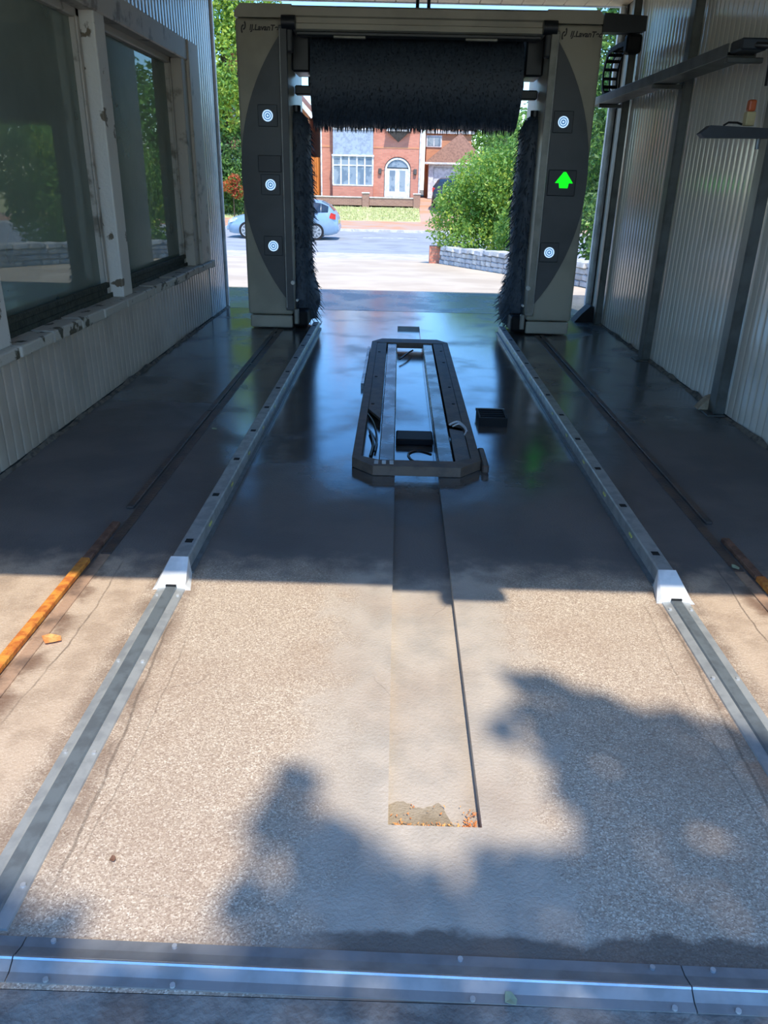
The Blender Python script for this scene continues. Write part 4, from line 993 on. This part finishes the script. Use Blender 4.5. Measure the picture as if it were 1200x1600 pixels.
foliage('backdrop_tree', 'leafy tree rising behind the green hedge and garage', 'tree',
        [(7.5, 42, 3.2, 2.6, 2.5, 2.2), (9.5, 44, 4.2, 3, 3, 2.8), (6.6, 43, 1.6, 1.6, 1.6, 1.6), (12.5, 43, 3.8, 3, 3, 3), (5.7, 46, 2.6, 1.7, 1.6, 2.0)], 15000, .30, M_leafB, [([(8.5, 43, -.3), (8.6, 43, 3)], [.25, .16])], loc=(8.5, 43, -.3), m2=M_leafC)
foliage('garden_tree', 'round green tree rising behind the garage roof', 'tree', [(5.5, 59, 3.8, 2.0, 1.6, 2.2), (7.5, 59.4, 3.4, 1.9, 1.6, 2.3)], 7000, .30, M_leafB, [([(6.2, 59.2, .5), (6.2, 59.2, 3)], [.18, .1])], loc=(6.2, 59.2, .55), m2=M_leafA)
foliage('roadside_tree', 'tall yellow-green tree seen between left wall and gantry', 'tree',
        [(-8.6, 43.6, 6.6, 2.3, 2.2, 2.0), (-9.8, 44, 8.8, 2.4, 2.2, 2.0), (-8.0, 44, 9.6, 1.9, 2.0, 1.8), (-8.8, 44, 4.6, 1.7, 1.8, 1.3), (-10.2, 44.2, 5.4, 1.8, 1.8, 1.6), (-9, 44, 11, 2.2, 2, 1.6)], 19000, .24, M_leafA,
        [([(-9.4, 44.6, -.3), (-9.3, 44.6, 4), (-9.2, 44.5, 8)], [.30, .22, .10]), ([(-9.3, 44.6, 4.5), (-8.4, 44.2, 6.4)], [.1, .05])], loc=(-9.4, 44.6, -.3), m2=M_leafB)
foliage('dark_shrub', 'dark green shrub bank behind the car front on the left', 'shrub',
        [(-9.4, 43.4, .9, 1.4, 1.2, 1.3), (-8.7, 43.1, .2, 1.2, .8, .9), (-9.9, 43.0, .1, 1.1, .8, .8), (-8.6, 43.4, 1.9, 1.0, .8, .9), (-10.6, 43.6, 1.6, 1.5, 1.3, 1.7), (-9.0, 43.8, 2.6, 1.3, 1.2, 1.3), (-12.4, 43.6, 1.4, 1.6, 1.3, 1.6)], 14000, .20, M_leafC, [([(-9.8, 43.5, -.4), (-9.7, 43.5, 1.2)], [.1, .05])], loc=(-9.8, 43.5, -.4), m2=M_leafB)
foliage('orange_shrub', 'small orange flowering shrub in front of the dark shrub bank', 'shrub', [(-8.72, 42.1, 1.0, .5, .3, .32), (-8.35, 42.1, .75, .35, .25, .35), (-8.5, 42.1, 1.3, .3, .25, .3)], 1300, .13, M_leafO, [([(-8.6, 42.1, -.45), (-8.6, 42.1, .9)], [.03, .02])], loc=(-8.6, 42.1, -.45), m2=M_leafB)

# tree behind the viewer, overhanging the entry (its shadow falls on the near floor)
SH = [[(.18,2.27),(.33,2.30),(.52,2.18),(.72,2.12),(.96,2.03),(1.1,1.85),(1.3,1.9),(1.5,1.5),(1.5,.8),(-.05,.8),(.05,1.2),(.30,1.35),(.40,1.55),(.33,1.70),(.42,1.83),(.33,1.95),(.20,2.02),(.30,2.10),(.45,2.10)],
      [(-.48,1.52),(-.45,1.78),(-.37,1.78),(-.30,1.58),(-.20,1.53),(-.10,1.49),(-.08,1.42),(.03,1.40),(.10,1.50),(.22,1.48),(.36,1.50),(.4,.8),(-.52,.8),(-.50,1.2)],
      [(-1.2,1.33),(-.95,1.33),(-.82,1.24),(-.76,1.15),(-.7,.8),(-1.3,.8)], [(-1.3,1.16),(1.6,1.16),(1.6,.7),(-1.3,.7)], [(.14,1.97),(.32,1.86),(.42,1.72),(.55,1.85),(.5,2.0),(.3,2.02)]]
def inside(p, poly):
    c = False; j = len(poly)-1
    for i in range(len(poly)):
        if (poly[i][1] > p[1]) != (poly[j][1] > p[1]) and p[0] < (poly[j][0]-poly[i][0])*(p[1]-poly[i][1])/(poly[j][1]-poly[i][1])+poly[i][0]: c = not c
        j = i
    return c
kx, ky = -LDIR.x/LDIR.z, -LDIR.y/LDIR.z      # ground offset per metre of height
pts = []
rn = random.Random(5)
while len(pts) < 3200:
    gx_, gy_ = rn.uniform(-1.35, 1.6), rn.uniform(.7, 2.35)
    if any(inside((gx_, gy_), q) for q in SH):
        z = rn.uniform(7.4, 9.4); pts.append((gx_-kx*z, gy_-ky*z, z))
crown = blob_points([(4.3, -4.4, 8.4, 1.4, 1.2, 1.2), (1.8, -6.0, 9.3, 1.5, 1.2, 1.1), (3.2, -6.4, 9.6, 1.8, 1.6, 1.4), (.4, -5.8, 9.0, 1.2, 1.0, .9), (5.2, -5.4, 8.4, 1.4, 1.4, 1.2)], 5000)
pts = np.concatenate([np.array(pts), crown])
t = thing('overhanging_tree', 'leafy tree behind the viewer whose boughs overhang the bay entry', 'tree', (2.6, -6.5, 0))
v, f = leaves(pts-np.array((2.6, -6.5, 0)), .13, .7); o = link('foliage', raw_mesh('foliage', v, f, M_leafB), t); o['kind'] = 'stuff'
MB().tube([(2.6, -6.5, 0), (2.7, -6.4, 2.5), (2.6, -6.0, 4.6), (2.4, -5.8, 8.6)], [.24, .19, .15, .08], 10).build('trunk', M_bark, t, smooth=60)
for pth in ([(2.6, -6.0, 4.6), (2.6, -5.0, 6.8), (2.3, -3.9, 8.0), (2.0, -3.1, 8.3)], [(2.6, -6.0, 5.4), (1.6, -5.0, 7.2), (1.2, -4.0, 8.2), (1.0, -3.4, 8.4)], [(2.6, -6.0, 5.4), (3.6, -5.0, 7.2), (4.3, -4.4, 8.3)]):
    MB().tube(pth, [.09, .06, .035, .015][:len(pth)], 6).build('branch', M_bark, t, smooth=60)
